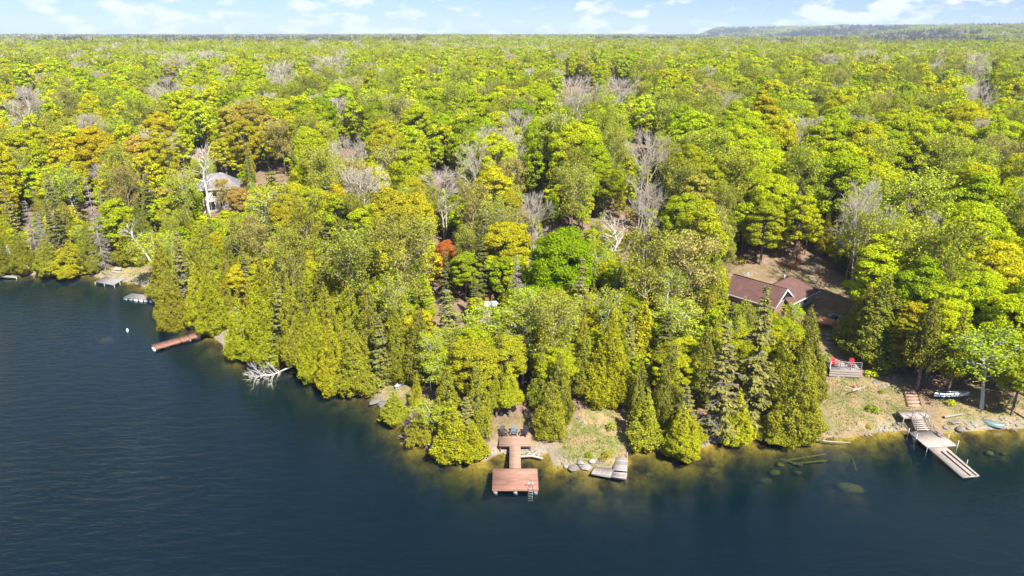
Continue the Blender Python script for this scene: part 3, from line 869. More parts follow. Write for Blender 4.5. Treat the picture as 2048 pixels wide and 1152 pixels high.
# --- shoreline trees, west to east
for (u, vb, vt, w, kd, tn) in [
    (14, 546, 470, 62, 'cedar', 'cedar olive'), (52, 546, 455, 54, 'cedar', 'cedar'), (104, 548, 468, 66, 'cedar', 'cedar'), (150, 549, 478, 88, 'cedar', 'cedar bright'), (188, 542, 440, 58, 'cedar', 'cedar olive'),
    (268, 527, 430, 66, 'cedar', 'cedar'), (296, 512, 400, 66, 'cedar', 'cedar olive'), (122, 512, 395, 50, 'spruce', 'spruce grey'), (240, 500, 375, 60, 'fading_spruce', 'spruce grey'),
    (338, 600, 470, 66, 'cedar', 'cedar'), (352, 652, 528, 78, 'cedar', 'cedar'), (378, 640, 455, 62, 'fading_spruce', 'spruce grey'), (405, 652, 520, 66, 'cedar', 'cedar bright'), (432, 660, 540, 72, 'cedar', 'cedar bright'),
    (425, 590, 445, 70, 'cedar', 'cedar'), (470, 600, 480, 66, 'cedar', 'cedar olive'), (492, 716, 590, 76, 'cedar', 'cedar bright'), (530, 722, 560, 88, 'cedar', 'cedar bright'), (575, 724, 575, 76, 'spruce', 'spruce grey'),
    (600, 726, 545, 86, 'cedar', 'cedar'), (560, 690, 520, 70, 'cedar', 'cedar'), (634, 756, 610, 84, 'cedar', 'cedar bright'), (672, 776, 640, 84, 'cedar', 'cedar bright'), (716, 784, 640, 92, 'cedar', 'cedar'),
    (660, 720, 560, 76, 'cedar', 'cedar'), (765, 772, 625, 56, 'spruce', 'spruce grey'), (800, 760, 610, 84, 'cedar', 'cedar'), (838, 766, 600, 74, 'cedar', 'cedar olive'), (748, 730, 560, 70, 'cedar', 'cedar olive'),
    (790, 842, 782, 64, 'cedar', 'cedar'), (842, 886, 818, 60, 'cedar', 'cedar'), (906, 914, 800, 84, 'cedar', 'cedar bright'), (948, 918, 838, 66, 'cedar', 'cedar bright'), (958, 868, 716, 66, 'cedar', 'cedar'),
    (935, 880, 790, 60, 'spruce', 'spruce grey'), (1100, 876, 750, 72, 'cedar', 'cedar'), (1118, 840, 690, 62, 'cedar', 'cedar olive'), (1285, 898, 772, 76, 'cedar', 'cedar'), (1362, 912, 806, 96, 'cedar', 'cedar bright'),
    (1372, 890, 762, 66, 'fading_spruce', 'spruce grey'), (1436, 884, 640, 104, 'fading_spruce', 'spruce grey'), (1470, 884, 770, 74, 'cedar', 'cedar bright'), (1500, 850, 560, 96, 'spruce', 'spruce grey'),
    (1540, 880, 806, 72, 'cedar', 'cedar'), (1580, 880, 690, 110, 'cedar', 'cedar'), (1600, 812, 618, 92, 'cedar', 'cedar olive'), (1560, 806, 640, 84, 'cedar', 'cedar'), (1215, 806, 610, 110, 'cedar', 'cedar bright'),
    (1160, 790, 660, 74, 'cedar', 'cedar olive'), (1745, 716, 540, 140, 'cedar', 'cedar olive'), (1478, 700, 592, 66, 'cedar', 'cedar'), (1532, 690, 612, 60, 'cedar', 'cedar bright'), (1572, 700, 616, 70, 'cedar', 'cedar'), (1450, 720, 600, 64, 'spruce', 'spruce'), (1610, 700, 606, 54, 'cedar', 'cedar olive'), (1715, 690, 560, 90, 'cedar', 'cedar'), (1310, 800, 680, 70, 'cedar', 'cedar olive'), (1330, 760, 620, 60, 'spruce', 'spruce'), (1400, 800, 640, 84, 'cedar', 'cedar olive')]:
    key('big_cedar' if kd == 'cedar' and wpx(w, u, vb) > 5.2 else kd, u, vt, 10, wpx(w, u, vb), tn, base=(u, vb))
key('trunk_cedar', 1832, 575, 12, wpx(96, 1832, 785), 'cedar olive', 'dark olive cedar with a bare lower trunk above the wooden steps', base=(1832, 782), variant=1)
key('trunk_cedar', 1892, 610, 12, wpx(78, 1892, 800), 'cedar', 'olive cedar on two slim trunks beside the silver canoe', base=(1893, 796), variant=0)
key('trunk_cedar', 1026, 728, 9, wpx(70, 1026, 840), 'cedar bright', 'bright cedar with clear trunk standing behind the three dock chairs', base=(1018, 836), variant=1)
key('trunk_cedar', 995, 745, 9, wpx(56, 995, 840), 'cedar', 'olive yellow cedar beside the bright cedar behind the dock chairs', base=(993, 838), variant=0)
key('birch', 905, 722, 10, wpx(80, 905, 800), 'fresh green', 'bright green young birch on the point above the bleached logs', base=(900, 806))
key('birch', 838, 812, 6, wpx(64, 838, 890), 'fresh green', 'small bright green birch leaning out above the lake', base=(850, 884), tilt=(0.25, -0.12))
key('birch', 298, 462, 11, wpx(74, 300, 566), 'fresh green', 'green birch leaning over the grey floating raft', base=(312, 570), tilt=(0.18, -0.25))
key('birch', 1990, 668, 12, wpx(118, 1990, 820), 'fresh green', 'leafy birch with curved white trunk over the rocky cove', base=(1962, 818), tilt=(0.02, 0.16))
key('birch', 2030, 690, 11, wpx(110, 2030, 840), 'fresh green', 'leafy birch on the cove shore beside the curved birch', base=(2050, 840))
key('maple', 1985, 575, 12, wpx(110, 1985, 770), 'bright lime', 'bright lime maple behind the leafy birches of the cove', base=(1990, 772))
key('maple', 2040, 590, 12, wpx(110, 2040, 790), 'yellow green', 'yellow green maple above the cove birches', base=(2050, 792))
key('maple', 2018, 700, 7, wpx(84, 2018, 830), 'fresh green', 'low fresh green maple leaning over the cove shore', base=(2022, 832))
key('dead_spruce', 72, 398, 14, wpx(44, 72, 520), 'tan', 'dead grey spruce with twiggy sides above the far bank', base=(78, 524), variant=0, keep=True)
key('dead_spruce', 95, 420, 13, wpx(36, 95, 530), 'tan', 'slimmer dead grey spruce beside the twiggy one on the far bank', base=(98, 530), variant=1)
key('dead_spruce', 200, 352, 15, wpx(44, 205, 540), 'tan', 'tall dead spruce with dark foot beside the weathered dock', base=(211, 541), variant=1, keep=True)
key('fading_spruce', 905, 575, 14, wpx(96, 905, 730), 'spruce grey', 'large spruce with silvery bare lower branches above the red dock', base=(905, 728), variant=0, keep=True)
key('dead_spruce', 1508, 700, 8, wpx(60, 1508, 840), 'tan', 'dead spruce with silver hanging twigs among the cedars', base=(1510, 846), variant=0)
key('rust_spruce', 735, 590, 11, wpx(30, 735, 700), 'tan', 'thin dead spruce with rust coloured twigs among the shore cedars', base=(738, 705))
key('rust_spruce', 690, 505, 11, wpx(26, 690, 600), 'tan', 'second thin rust coloured dead spruce higher on the slope', base=(692, 610))
key('dense_maple', 1120, 456, 15, wpx(126, 1120, 620), 'vivid green', 'large vivid green maple standing alone above the red dock', base=(1122, 640), variant=0, jitter=False)
key('dense_maple', 1092, 548, 9, wpx(80, 1092, 640), 'vivid green', 'smaller vivid green maple leaning against the large vivid one', base=(1090, 662), variant=1, jitter=False)
key('snag', 1225, 428, 13, wpx(64, 1225, 580), 'tan', 'bleached dead tree with broken limbs beside the vivid green maple', base=(1222, 586), variant=0)
key('poplar', 1275, 470, 17, wpx(96, 1275, 700), 'grey green', 'tall slender poplar with long pale bare trunk near the vivid maple', base=(1276, 700), variant=1)
key('birch', 1000, 620, 12, wpx(96, 1000, 745), 'fresh green', 'slender birch with fresh leaves behind the red dock', base=(998, 745))
key('birch', 1115, 600, 12, wpx(84, 1115, 740), 'fresh green', 'fresh green birch in front of the vivid green maple', base=(1118, 742))
key('birch', 1345, 600, 11, wpx(90, 1345, 720), 'pale green', 'pale birch with forked white limbs by the cottage side', base=(1345, 730))
key('pine', 560, 338, 18, wpx(104, 560, 470), 'pine', 'big dark layered pine beside the white house', base=(560, 480))
key('dense_maple', 890, 482, 8, wpx(46, 890, 540), 'rust red', 'small rust red maple among the olive trees', base=(895, 560))
key('dense_maple', 478, 374, 9, wpx(46, 478, 440), 'amber', 'orange maple covering the corner of the white house', base=(480, 434))
key('maple', 770, 480, 11, wpx(96, 770, 570), 'yellow green', 'bright yellow maple on the slope above the shore cedars', base=(772, 592))
key('maple', 1020, 440, 13, wpx(86, 1020, 570), 'yellow green', 'yellow green maple uphill beside the vivid green maple', base=(1020, 580))
key('poplar', 448, 358, 9, wpx(30, 448, 430), 'golden', 'slender golden tree in front of the white house', base=(449, 430), variant=3)
key('birch', 372, 335, 15, wpx(56, 380, 460), 'fresh green', 'white stemmed birch standing beside the white house', base=(384, 470))
key('snag', 412, 290, 16, wpx(58, 420, 425), 'tan', 'bare forked tree with white stems in front of the white house', base=(420, 436), variant=1)
key('poplar', 1835, 362, 17, wpx(130, 1835, 540), 'pale green', 'broad pale poplar with dark leaning trunk above the silver dock', base=(1815, 560), variant=2)
key('rust_spruce', 1590, 480, 8, wpx(30, 1590, 540), 'tan', 'rust coloured dead young spruce at the edge of the cottage yard', base=(1590, 540))
key('maple', 1510, 402, 12, wpx(84, 1510, 540), 'olive gold', 'olive maple just behind the brown cottage roof', base=(1520, 530))
# --- leafless crowns that stand out in the forest
for i, (u, vt, w, H, tn) in enumerate([(215, 92, 62, 17, 0), (292, 104, 66, 16, 2), (352, 110, 66, 16, 0), (420, 107, 62, 16, 2), (560, 132, 74, 17, 0), (664, 116, 66, 16, 2), (1158, 164, 86, 17, 1), (1242, 164, 58, 15, 2),
        (1652, 112, 52, 15, 2), (1735, 104, 56, 16, 0), (1958, 112, 60, 18, 0), (335, 162, 56, 15, 1), (45, 182, 60, 18, 2), (695, 286, 60, 15, 1), (885, 352, 96, 13, 3), (1288, 276, 78, 16, 1), (1068, 398, 64, 13, 1),
        (1300, 380, 60, 15, 1), (620, 92, 40, 15, 2), (870, 88, 40, 15, 2), (945, 92, 34, 15, 0), (980, 92, 34, 15, 0), (1605, 92, 38, 15, 0), (1940, 96, 46, 15, 2), (1975, 178, 50, 16, 0), (40, 210, 56, 14, 3)]):
    H += 2.5 if vt < 300 else 0
    p = land(u, vt, H)
    key('bare', u, vt, H, w * project(p.x, p.y, p.z + H * .7)[2] / FPX, 'tan', variant=tn)
for (u, vt, w, H, tn) in [(240, 172, 112, 15, 'pale green'), (300, 180, 80, 14, 'pale green'), (905, 122, 62, 15, 'tan'), (1415, 172, 96, 16, 'tan'), (1330, 108, 60, 15, 'olive'), (455, 100, 60, 15, 'pale green'), (1150, 340, 80, 15, 'grey green'),
        (1145, 300, 70, 14, 'olive'), (1180, 270, 70, 14, 'olive'), (1800, 170, 90, 15, 'olive'), (1900, 270, 80, 16, 'pale green'), (1950, 300, 80, 16, 'pale green')]:
    p = land(u, vt, H)
    key('poplar', u, vt, H, w * project(p.x, p.y, p.z + H * .7)[2] / FPX, tn)

# --- everything between: candidates are thrown onto the land and kept where there is room
rng = np.random.default_rng(5)
cell = {}
def crowded(x, y, s, k=1.0):
    i, j = int(x // 4), int(y // 4)
    for a in range(i - 3, i + 4):
        for b in range(j - 3, j + 4):
            for (px, py, pr) in cell.get((a, b), ()):
                if (px - x) ** 2 + (py - y) ** 2 < (s * 0.5 + pr * k) ** 2: return True
    return False
def occupy(x, y, r): cell.setdefault((int(x // 4), int(y // 4)), []).append((x, y, r))
for x, y, r in PLACED: occupy(x, y, min(r, 2.6))
def blocked(x, y, H, W):
    u, v, dep = project(x, y, gz(x, y) + H)
    _, vb, _ = project(x, y, gz(x, y))
    w = W * 0.45 * FPX / dep
    for (a, b, c, d) in KEEP:
        if u + w > a and u - w < c and vb > b and v < d and vb > (b + d) * 0.5: return True
    return False
def choose(r, table):
    for k, w in table:
        r -= w
        if r <= 0: return k
    return table[-1][0]
CLR = [np.array(P) for P in CLEAR.values()]
FILL = []
N = 60000
ty = np.sqrt(rng.uniform(0, 1, N)) * 400
tx = rng.uniform(-0.92, 0.92, N) * (ty + 12)
dsh = shore_dist(tx, ty)
clear = np.zeros(N, bool)
for P in CLEAR.values(): clear |= in_poly(tx, ty, P)
order = np.argsort(np.hypot(tx, ty))
for i in order:
    x, y, d = float(tx[i]), float(ty[i]), float(dsh[i])
    if d < 1.6 or clear[i]: continue
    near_s = 2.7 if d < 14 else 3.3 if d < 30 else 4.3 if d < 60 else 5.2 if d < 120 else 6.0
    if crowded(x, y, near_s): continue
    u, v, dep = project(x, y, gz(x, y) + 10)
    r = rng.random(); r2 = rng.random()
    if d < 7: kd = choose(r, [('cedar', .78), ('spruce', .10), ('birch', .07), ('fading_spruce', .05)])
    elif d < 26: kd = choose(r, [('cedar', .46), ('spruce', .12), ('fading_spruce', .09), ('birch', .11), ('poplar', .07), ('maple', .12), ('dead_spruce', .03)])
    elif d < 55: kd = choose(r, [('maple', .50), ('poplar', .22), ('spruce', .045), ('cedar', .06), ('birch', .10), ('bare', .05), ('fading_spruce', .025)])
    else: kd = choose(r, [('maple', .69), ('poplar', .20), ('bare', .035), ('birch', .065), ('spruce', .01)])
    if u > 1500 and d < 26 and d > 9 and rng.random() < 0.55: kd = 'maple'
    if u < 560 and 30 < d and kd == 'poplar' and rng.random() < .4: kd = 'maple'
    if kd == 'maple':
        if u < 600 and d < 70: tn = choose(r2, [('amber', .14), ('golden', .26), ('yellow green', .26), ('lime', .20), ('olive gold', .14)])
        elif u < 600: tn = choose(r2, [('lime', .45), ('bright lime', .15), ('yellow green', .2), ('deep green', .12), ('golden', .08)])
        elif u > 1420: tn = choose(r2, [('bright lime', .40), ('yellow green', .22), ('lime', .27), ('golden', .05), ('deep green', .06)])
        elif d < 55: tn = choose(r2, [('olive gold', .27), ('golden', .13), ('yellow green', .25), ('lime', .33), ('amber', .02)])
        else: tn = choose(r2, [('lime', .50), ('bright lime', .18), ('yellow green', .14), ('deep green', .11), ('olive gold', .07)])
        H = rng.uniform(13, 18.5) * (1 if rng.random() < .8 else .75); W = H * rng.uniform(0.38, 0.58)
        if d < 26: H *= 0.8; W *= 0.8
    elif kd == 'cedar':
        tn = choose(r2, [('cedar', .5), ('cedar olive', .3), ('cedar bright', .2)])
        H = rng.uniform(6.5, 12.5); W = H * rng.uniform(0.32, 0.46)
    elif kd in ('spruce', 'fading_spruce', 'dead_spruce'):
        tn = choose(r2, [('spruce', .4), ('spruce grey', .6)]); H = rng.uniform(9, 15); W = H * rng.uniform(0.28, 0.38)
    elif kd == 'poplar':
        tn = choose(r2, [('pale green', .34), ('grey green', .26), ('olive', .26), ('tan', .14)]); H = rng.uniform(13, 18); W = H * rng.uniform(.38, .52)
    elif kd == 'birch':
        tn = choose(r2, [('fresh green', .55), ('pale green', .45)]); H = rng.uniform(9.5, 14.5); W = H * rng.uniform(.34, .46)
    else:
        tn = 'tan'; H = rng.uniform(13, 17); W = H * rng.uniform(.42, .54)
    if blocked(x, y, H, W):
        for q_ in (0.75, 0.55, 0.4):
            if not blocked(x, y, H * q_, W * q_): break
        else: continue
        H *= q_; W *= q_
    occupy(x, y, near_s * 0.5)
    FILL.append((kd, x, y, H, W, tn, u, v, dep, d))
# understorey: young trees fill the gaps beneath the canopy
for i in order[::2]:
    x, y, d = float(tx[i]) + .9, float(ty[i]) + 1.1, float(dsh[i])
    if d < 5 or clear[i] or d > 170: continue
    if crowded(x, y, 0.6, 0.72): continue
    if any(in_poly(np.array([x]), np.array([y]), P)[0] for P in CLEAR.values()): continue
    H = rng.uniform(4.5, 9); W = H * rng.uniform(.5, .7)
    for q_ in (1, .6, .4):
        if not blocked(x, y, H * q_, W * q_): break
    else: continue
    H *= q_; W *= q_
    u, v, dep = project(x, y, gz(x, y) + H)
    tn = choose(rng.random(), [('olive gold', .25), ('lime', .3), ('deep green', .2), ('yellow green', .25)])
    occupy(x, y, 1.7)
    FILL.append(('maple', x, y, H, W, tn, u, v, dep, d))
CAP = {'maple': 285, 'cedar': 240, 'poplar': 250, 'birch': 150, 'bare': 120, 'spruce': 120, 'fading_spruce': 90, 'dead_spruce': 40}
cnt = {}
REST = []
for f in sorted(FILL, key=lambda f: -(f[4] / f[8])):
    kd, x, y, H, W, tn, u, v, dep, d = f
    inside = -60 < u < 2108 and v < 1200
    if inside and cnt.get(kd, 0) < CAP[kd]:
        cnt[kd] = cnt.get(kd, 0) + 1
        lb, gr = describe(kd, tn, x, y, H, W)
        PENDING[-1][0] = tree(kd, x, y, H, W, tn, lb, gr)
    elif -500 < u < 2548:
        REST.append((kd, x, y, gz(x, y), H, W, tn))
print('individual trees', cnt, 'rest', len(REST))
# look-alikes are told apart by the tree they stand next to
by_label = {}
for r_ in PENDING: by_label.setdefault(r_[0]['label'], []).append(r_)
for lb, rs_ in by_label.items():
    if len(rs_) < 2: continue
    for r_ in rs_:
        near_ = sorted((q for q in PENDING if q is not r_), key=lambda q: (q[4] - r_[4]) ** 2 + (q[5] - r_[5]) ** 2)[0]
        new = f'{r_[1]} beside {"an" if near_[3][0] in "aeio" else "a"} {near_[3]} {r_[2]}'
        if len(new.split()) <= 16: r_[0]['label'] = new
again = {}
for r_ in PENDING: again.setdefault(r_[0]['label'], []).append(r_)
for lb, rs_ in again.items():
    if len(rs_) > 1:
        for r_ in rs_: r_[0]['group'] = rs_[0][6]

# --- the forest beyond: one mass of lighter copies
def far_mesh(name, kind_geo):
    tm, cm = kind_geo
    parts = []
    V, Q, A, I = [], [], [], []
    off = 0
    for me_, mi in ((tm, 1), (cm, 0)):
        if me_ is None: continue
        n = len(me_.vertices); v = np.empty(n * 3, np.float32); me_.vertices.foreach_get('co', v)
        q = np.empty(len(me_.loops), np.int32); me_.loops.foreach_get('vertex_index', q)
        V.append(v.reshape(-1, 3)); Q.append(q.reshape(-1, 4) + off); off += n
        I.append(np.full(len(q) // 4, mi))
        a_ = np.full(n, 0.5, np.float32)
        if mi == 0: me_.attributes['leaf'].data.foreach_get('value', a_)
        A.append(a_)
    return np_mesh(name, np.concatenate(V), np.concatenate(Q), mats=[M['leaf_far'], tm.materials[0]], attr=np.concatenate(A), mat_idx=np.concatenate(I))
far_coll = bpy.data.collections.new('forest_trees')
FAR_ORDER = []
def far_add(kind, i, geo):
    o = bpy.data.objects.new('a%02d_%s' % (len(FAR_ORDER), kind), far_mesh('far_' + kind, geo[:2]))
    far_coll.objects.link(o)
    FAR_ORDER.append((kind, geo[2], geo[3]))
for i in range(5): far_add('maple', i, maple(600 + i, n=50, size=0.50, dens=8.5))
for i in range(2): far_add('cedar', i, cedar(620 + i, n=80, size=0.5, dens=8))
for i in range(2): far_add('spruce', i, spruce(630 + i, tiers=18, foliage=0.55, per=6))
for i in range(3): far_add('poplar', i, branching(640 + i, limbs=16, subs=4, twigs=3, leaf_n=2000, leaf_size=0.36, twig_r=0.022, bark='olive_bark'))
for i in range(2): far_add('birch', i, branching(650 + i, H=14, W=5.4, limbs=16, subs=4, twigs=2, bark='birch_bark', leaf_n=1100, leaf_size=0.34))
for i in range(2): far_add('bare', i, branching(660 + i, limbs=20, subs=6, twigs=5, bark='pale_bark', twig_r=0.04))
BY = {}
for n_, (kd, h, w) in enumerate(FAR_ORDER): BY.setdefault(kd, []).append(n_)
pts, idx, scl, rot, tin = [], [], [], [], []
def far_point(kd, x, y, z, H, W, tn):
    kd = {'fading_spruce': 'spruce', 'dead_spruce': 'spruce'}.get(kd, kd)
    n_ = int(rng.choice(BY[kd])); _, h, w = FAR_ORDER[n_]
    b = TINT[tn]; k = rng.uniform(.88, 1.12); g = rng.uniform(-.035, .035)
    if kd in ('maple', 'poplar', 'birch'): b = tuple(p * .65 + q * .35 for p, q in zip(b, ZONE_TINT['far']))
    pts.append((x, y, z - 0.2)); idx.append(n_); scl.append((W / w, W / w, H / h)); rot.append((0, 0, rng.uniform(0, 6.28))); tin.append((b[0] * k * (1 + g), b[1] * k * (1 - g), b[2] * k, 1))
for f in REST: far_point(*f)
# beyond 400 m the copies thin out and grow: only their tops show
r = 396.0
ring_pts = []
while r < 6200:
    step = 5.6 if r < 700 else 5.6 + (r - 700) * 0.0062
    nn = int(1.62 * r / step)
    a_ = (np.arange(nn) / nn - 0.5 + rng.normal(0, 0.3 / nn, nn)) * 1.62
    rr_ = r + rng.normal(0, step * 0.3, nn)
    ring_pts.append(np.stack([np.sin(a_) * rr_, np.cos(a_) * rr_, np.full(nn, step)], 1))
    r += step * (1.0 if r < 700 else 1.5)
ring_pts = np.concatenate(ring_pts)
zz = terrain(ring_pts[:, 0], ring_pts[:, 1])
cl = vnoise(ring_pts[:, 0] / 260, ring_pts[:, 1] / 260, 40) + 0.5 * vnoise(ring_pts[:, 0] / 90, ring_pts[:, 1] / 90, 41)
for (x, y, st), z, c in zip(ring_pts, zz, cl):
    rr_ = math.hypot(x, y)
    q, q2 = rng.random(), rng.random()
    con = np.clip((rr_ - 700) / 500, 0, 1) * (0.95 if c > -0.25 else 0.3)
    if q < con: kd, tn = 'spruce', 'far spruce'
    elif q < con + 0.07: kd, tn = 'bare', 'tan'
    elif q < con + 0.25: kd, tn = 'poplar', choose(q2, [('pale green', .4), ('olive', .35), ('tan', .25)])
    else: kd, tn = 'maple', choose(q2, [('lime', .55), ('bright lime', .12), ('yellow green', .08), ('deep green', .18), ('olive gold', .07)])
    g = 1.0 if rr_ < 700 else (st / 5.6) ** 0.72
    H = rng.uniform(13, 18.5) * (1.0 if rr_ < 700 else min(g ** 0.35, 1.5)); W = H * rng.uniform(.44, .64) * g
    if kd == 'spruce': W *= 0.62; H *= 1.1
    far_point(kd, x, y, z, H, W, tn)
print('forest instances', len(pts))
fm = bpy.data.meshes.new('distant_forest')
fm.vertices.add(len(pts)); fm.vertices.foreach_set('co', np.array(pts, np.float32).ravel())
a = fm.attributes.new('which', 'INT', 'POINT'); a.data.foreach_set('value', np.array(idx, np.int32))
a = fm.attributes.new('size', 'FLOAT_VECTOR', 'POINT'); a.data.foreach_set('vector', np.array(scl, np.float32).ravel())
a = fm.attributes.new('turn', 'FLOAT_VECTOR', 'POINT'); a.data.foreach_set('vector', np.array(rot, np.float32).ravel())
a = fm.attributes.new('tint', 'FLOAT_COLOR', 'POINT'); a.data.foreach_set('color', np.array(tin, np.float32).ravel())
forest = put(bpy.data.objects.new('distant_forest', fm)); tag(forest, 'mixed spring forest covering the land to the horizon', 'forest', kind='stuff')
ng = bpy.data.node_groups.new('scatter_trees', 'GeometryNodeTree')
ng.interface.new_socket('Geometry', in_out='INPUT', socket_type='NodeSocketGeometry')
ng.interface.new_socket('Geometry', in_out='OUTPUT', socket_type='NodeSocketGeometry')
gi, go = ng.nodes.new('NodeGroupInput'), ng.nodes.new('NodeGroupOutput')
ci = ng.nodes.new('GeometryNodeCollectionInfo'); ci.inputs['Collection'].default_value = far_coll; ci.inputs['Separate Children'].default_value = True; ci.inputs['Reset Children'].default_value = True
ip = ng.nodes.new('GeometryNodeInstanceOnPoints'); ip.inputs['Pick Instance'].default_value = True
def na(nm, dt):
    n = ng.nodes.new('GeometryNodeInputNamedAttribute'); n.data_type = dt; n.inputs['Name'].default_value = nm; return n.outputs['Attribute']
gl_ = ng.links.new
gl_(gi.outputs[0], ip.inputs['Points']); gl_(ci.outputs[0], ip.inputs['Instance'])
gl_(na('which', 'INT'), ip.inputs['Instance Index'])
e2r = ng.nodes.new('FunctionNodeEulerToRotation'); gl_(na('turn', 'FLOAT_VECTOR'), e2r.inputs[0]); gl_(e2r.outputs[0], ip.inputs['Rotation'])
gl_(na('size', 'FLOAT_VECTOR'), ip.inputs['Scale'])
gl_(ip.outputs[0], go.inputs[0])
mod = forest.modifiers.new('scatter', 'NODES'); mod.node_group = ng
# ------------------------------------------------------------------ finishes for built things
M['red_plank'] = solid('red_plank', (0.35, 0.185, 0.125), 0.75, var=0.16, scale=3.0, obj_var=0.16, c2=(0.24, 0.115, 0.075), stretch=(0.3, 1, 1))
M['tan_plank'] = solid('tan_plank', (0.37, 0.225, 0.15), 0.75, var=0.15, scale=3.0, obj_var=0.13, stretch=(0.4, 1, 1))
M['dark_beam'] = solid('dark_beam', (0.13, 0.075, 0.05), 0.85, var=0.2)
M['grey_plank'] = solid('grey_plank', (0.27, 0.24, 0.22), 0.85, var=0.15, scale=4, obj_var=0.18)
M['old_plank'] = solid('old_plank', (0.30, 0.27, 0.25), 0.9, var=0.22, scale=5, obj_var=0.22, c2=(0.24, 0.19, 0.16))
M['pale_plank'] = solid('pale_plank', (0.37, 0.31, 0.26), 0.85, var=0.14, scale=4, obj_var=0.14)
M['brown_plank'] = solid('brown_plank', (0.27, 0.125, 0.075), 0.8, var=0.12, scale=3, obj_var=0.10)
M['orange_wood'] = solid('orange_wood', (0.50, 0.23, 0.09), 0.7, var=0.12, scale=3, obj_var=0.10)
M['shed_wood'] = solid('shed_wood', (0.36, 0.15, 0.09), 0.8, var=0.15, scale=3, obj_var=0.12)
M['alu'] = solid('alu', (0.48, 0.50, 0.51), 0.38, 0.9, var=0.06)
M['galv'] = solid('galv', (0.45, 0.47, 0.47), 0.55, 0.5, var=0.1)
M['green_metal'] = solid('green_metal', (0.17, 0.25, 0.24), 0.5, 0.3, var=0.1)
M['black_plastic'] = solid('black_plastic', (0.035, 0.035, 0.038), 0.42, var=0.08)
M['slate_plastic'] = solid('slate_plastic', (0.12, 0.15, 0.18), 0.45, var=0.08)
M['red_plastic'] = solid('red_plastic', (0.40, 0.015, 0.02), 0.4, var=0.08)
M['white_plastic'] = solid('white_plastic', (0.66, 0.66, 0.64), 0.4, var=0.05)
M['white_paint'] = solid('white_paint', (0.70, 0.68, 0.64), 0.6, var=0.06, scale=2)
M['siding'] = solid('siding', (0.52, 0.49, 0.44), 0.7, var=0.05, scale=1.5, stretch=(0.2, 0.2, 6))
M['tarp'] = solid('tarp', (0.75, 0.75, 0.76), 0.5, var=0.05)
M['concrete'] = solid('concrete', (0.30, 0.25, 0.215), 0.9, var=0.15, scale=4, bump=0.2)
M['stone'] = solid('stone', (0.20, 0.175, 0.15), 0.9, var=0.2, scale=5, bump=0.4, obj_var=0.2)
M['pale_stone'] = solid('pale_stone', (0.28, 0.25, 0.22), 0.9, var=0.2, scale=5, bump=0.4, obj_var=0.15)
M['algae_stone'] = solid('algae_stone', (0.26, 0.23, 0.03), 0.9, var=0.25, scale=3, obj_var=0.15)
M['algae_log'] = solid('algae_log', (0.30, 0.25, 0.06), 0.9, var=0.2)
M['rope'] = solid('rope', (0.5, 0.46, 0.38), 0.9)
M['wall_brown'] = solid('wall_brown', (0.24, 0.15, 0.10), 0.8, var=0.12, stretch=(0.3, 0.3, 5))
def glass_mat():
    m, nt = new_mat('window_glass')
    out = nd(nt, 'ShaderNodeOutputMaterial')
    p = nd(nt, 'ShaderNodeBsdfPrincipled', ins={'Base Color': (0.02, 0.025, 0.035, 1), 'Roughness': 0.08})
    nt.links.new(p.outputs[0], out.inputs[0]); return m
M['glass'] = glass_mat()
def shingles(name, c, c2):
    m, nt = new_mat(name)
    out = nd(nt, 'ShaderNodeOutputMaterial')
    p = nd(nt, 'ShaderNodeBsdfPrincipled', ins={'Roughness': 0.9})
    tc = nd(nt, 'ShaderNodeTexCoord')
    br = nd(nt, 'ShaderNodeTexBrick', ins={'Color1': col(c), 'Color2': col(c2), 'Mortar': col(tuple(x * 0.55 for x in c)), 'Scale': 1.0, 'Mortar Size': 0.02, 'Brick Width': 0.42, 'Row Height': 0.19})
    nt.links.new(tc.outputs['UV'], br.inputs['Vector'])
    g = nd(nt, 'ShaderNodeNewGeometry')
    n = nd(nt, 'ShaderNodeTexNoise', ins={'Scale': 1.2, 'Detail': 4}); nt.links.new(g.outputs['Position'], n.inputs['Vector'])
    mr = nd(nt, 'ShaderNodeMapRange', ins={'From Min': 0.3, 'From Max': 0.7, 'To Min': 0.82, 'To Max': 1.15}); nt.links.new(n.outputs['Fac'], mr.inputs['Value'])
    hs = nd(nt, 'ShaderNodeHueSaturation'); nt.links.new(mr.outputs[0], hs.inputs['Value']); nt.links.new(br.outputs['Color'], hs.inputs['Color'])
    nt.links.new(hs.outputs[0], p.inputs['Base Color'])
    bp = nd(nt, 'ShaderNodeBump', ins={'Strength': 0.5, 'Distance': 0.02}); nt.links.new(br.outputs['Fac'], bp.inputs['Height']); bp.invert = True
    nt.links.new(bp.outputs[0], p.inputs['Normal'])
    nt.links.new(p.outputs[0], out.inputs[0]); return m
M['brown_shingle'] = shingles('brown_shingle', (0.125, 0.058, 0.046), (0.10, 0.047, 0.038))
M['grey_shingle'] = shingles('grey_shingle', (0.22, 0.20, 0.195), (0.18, 0.165, 0.16))

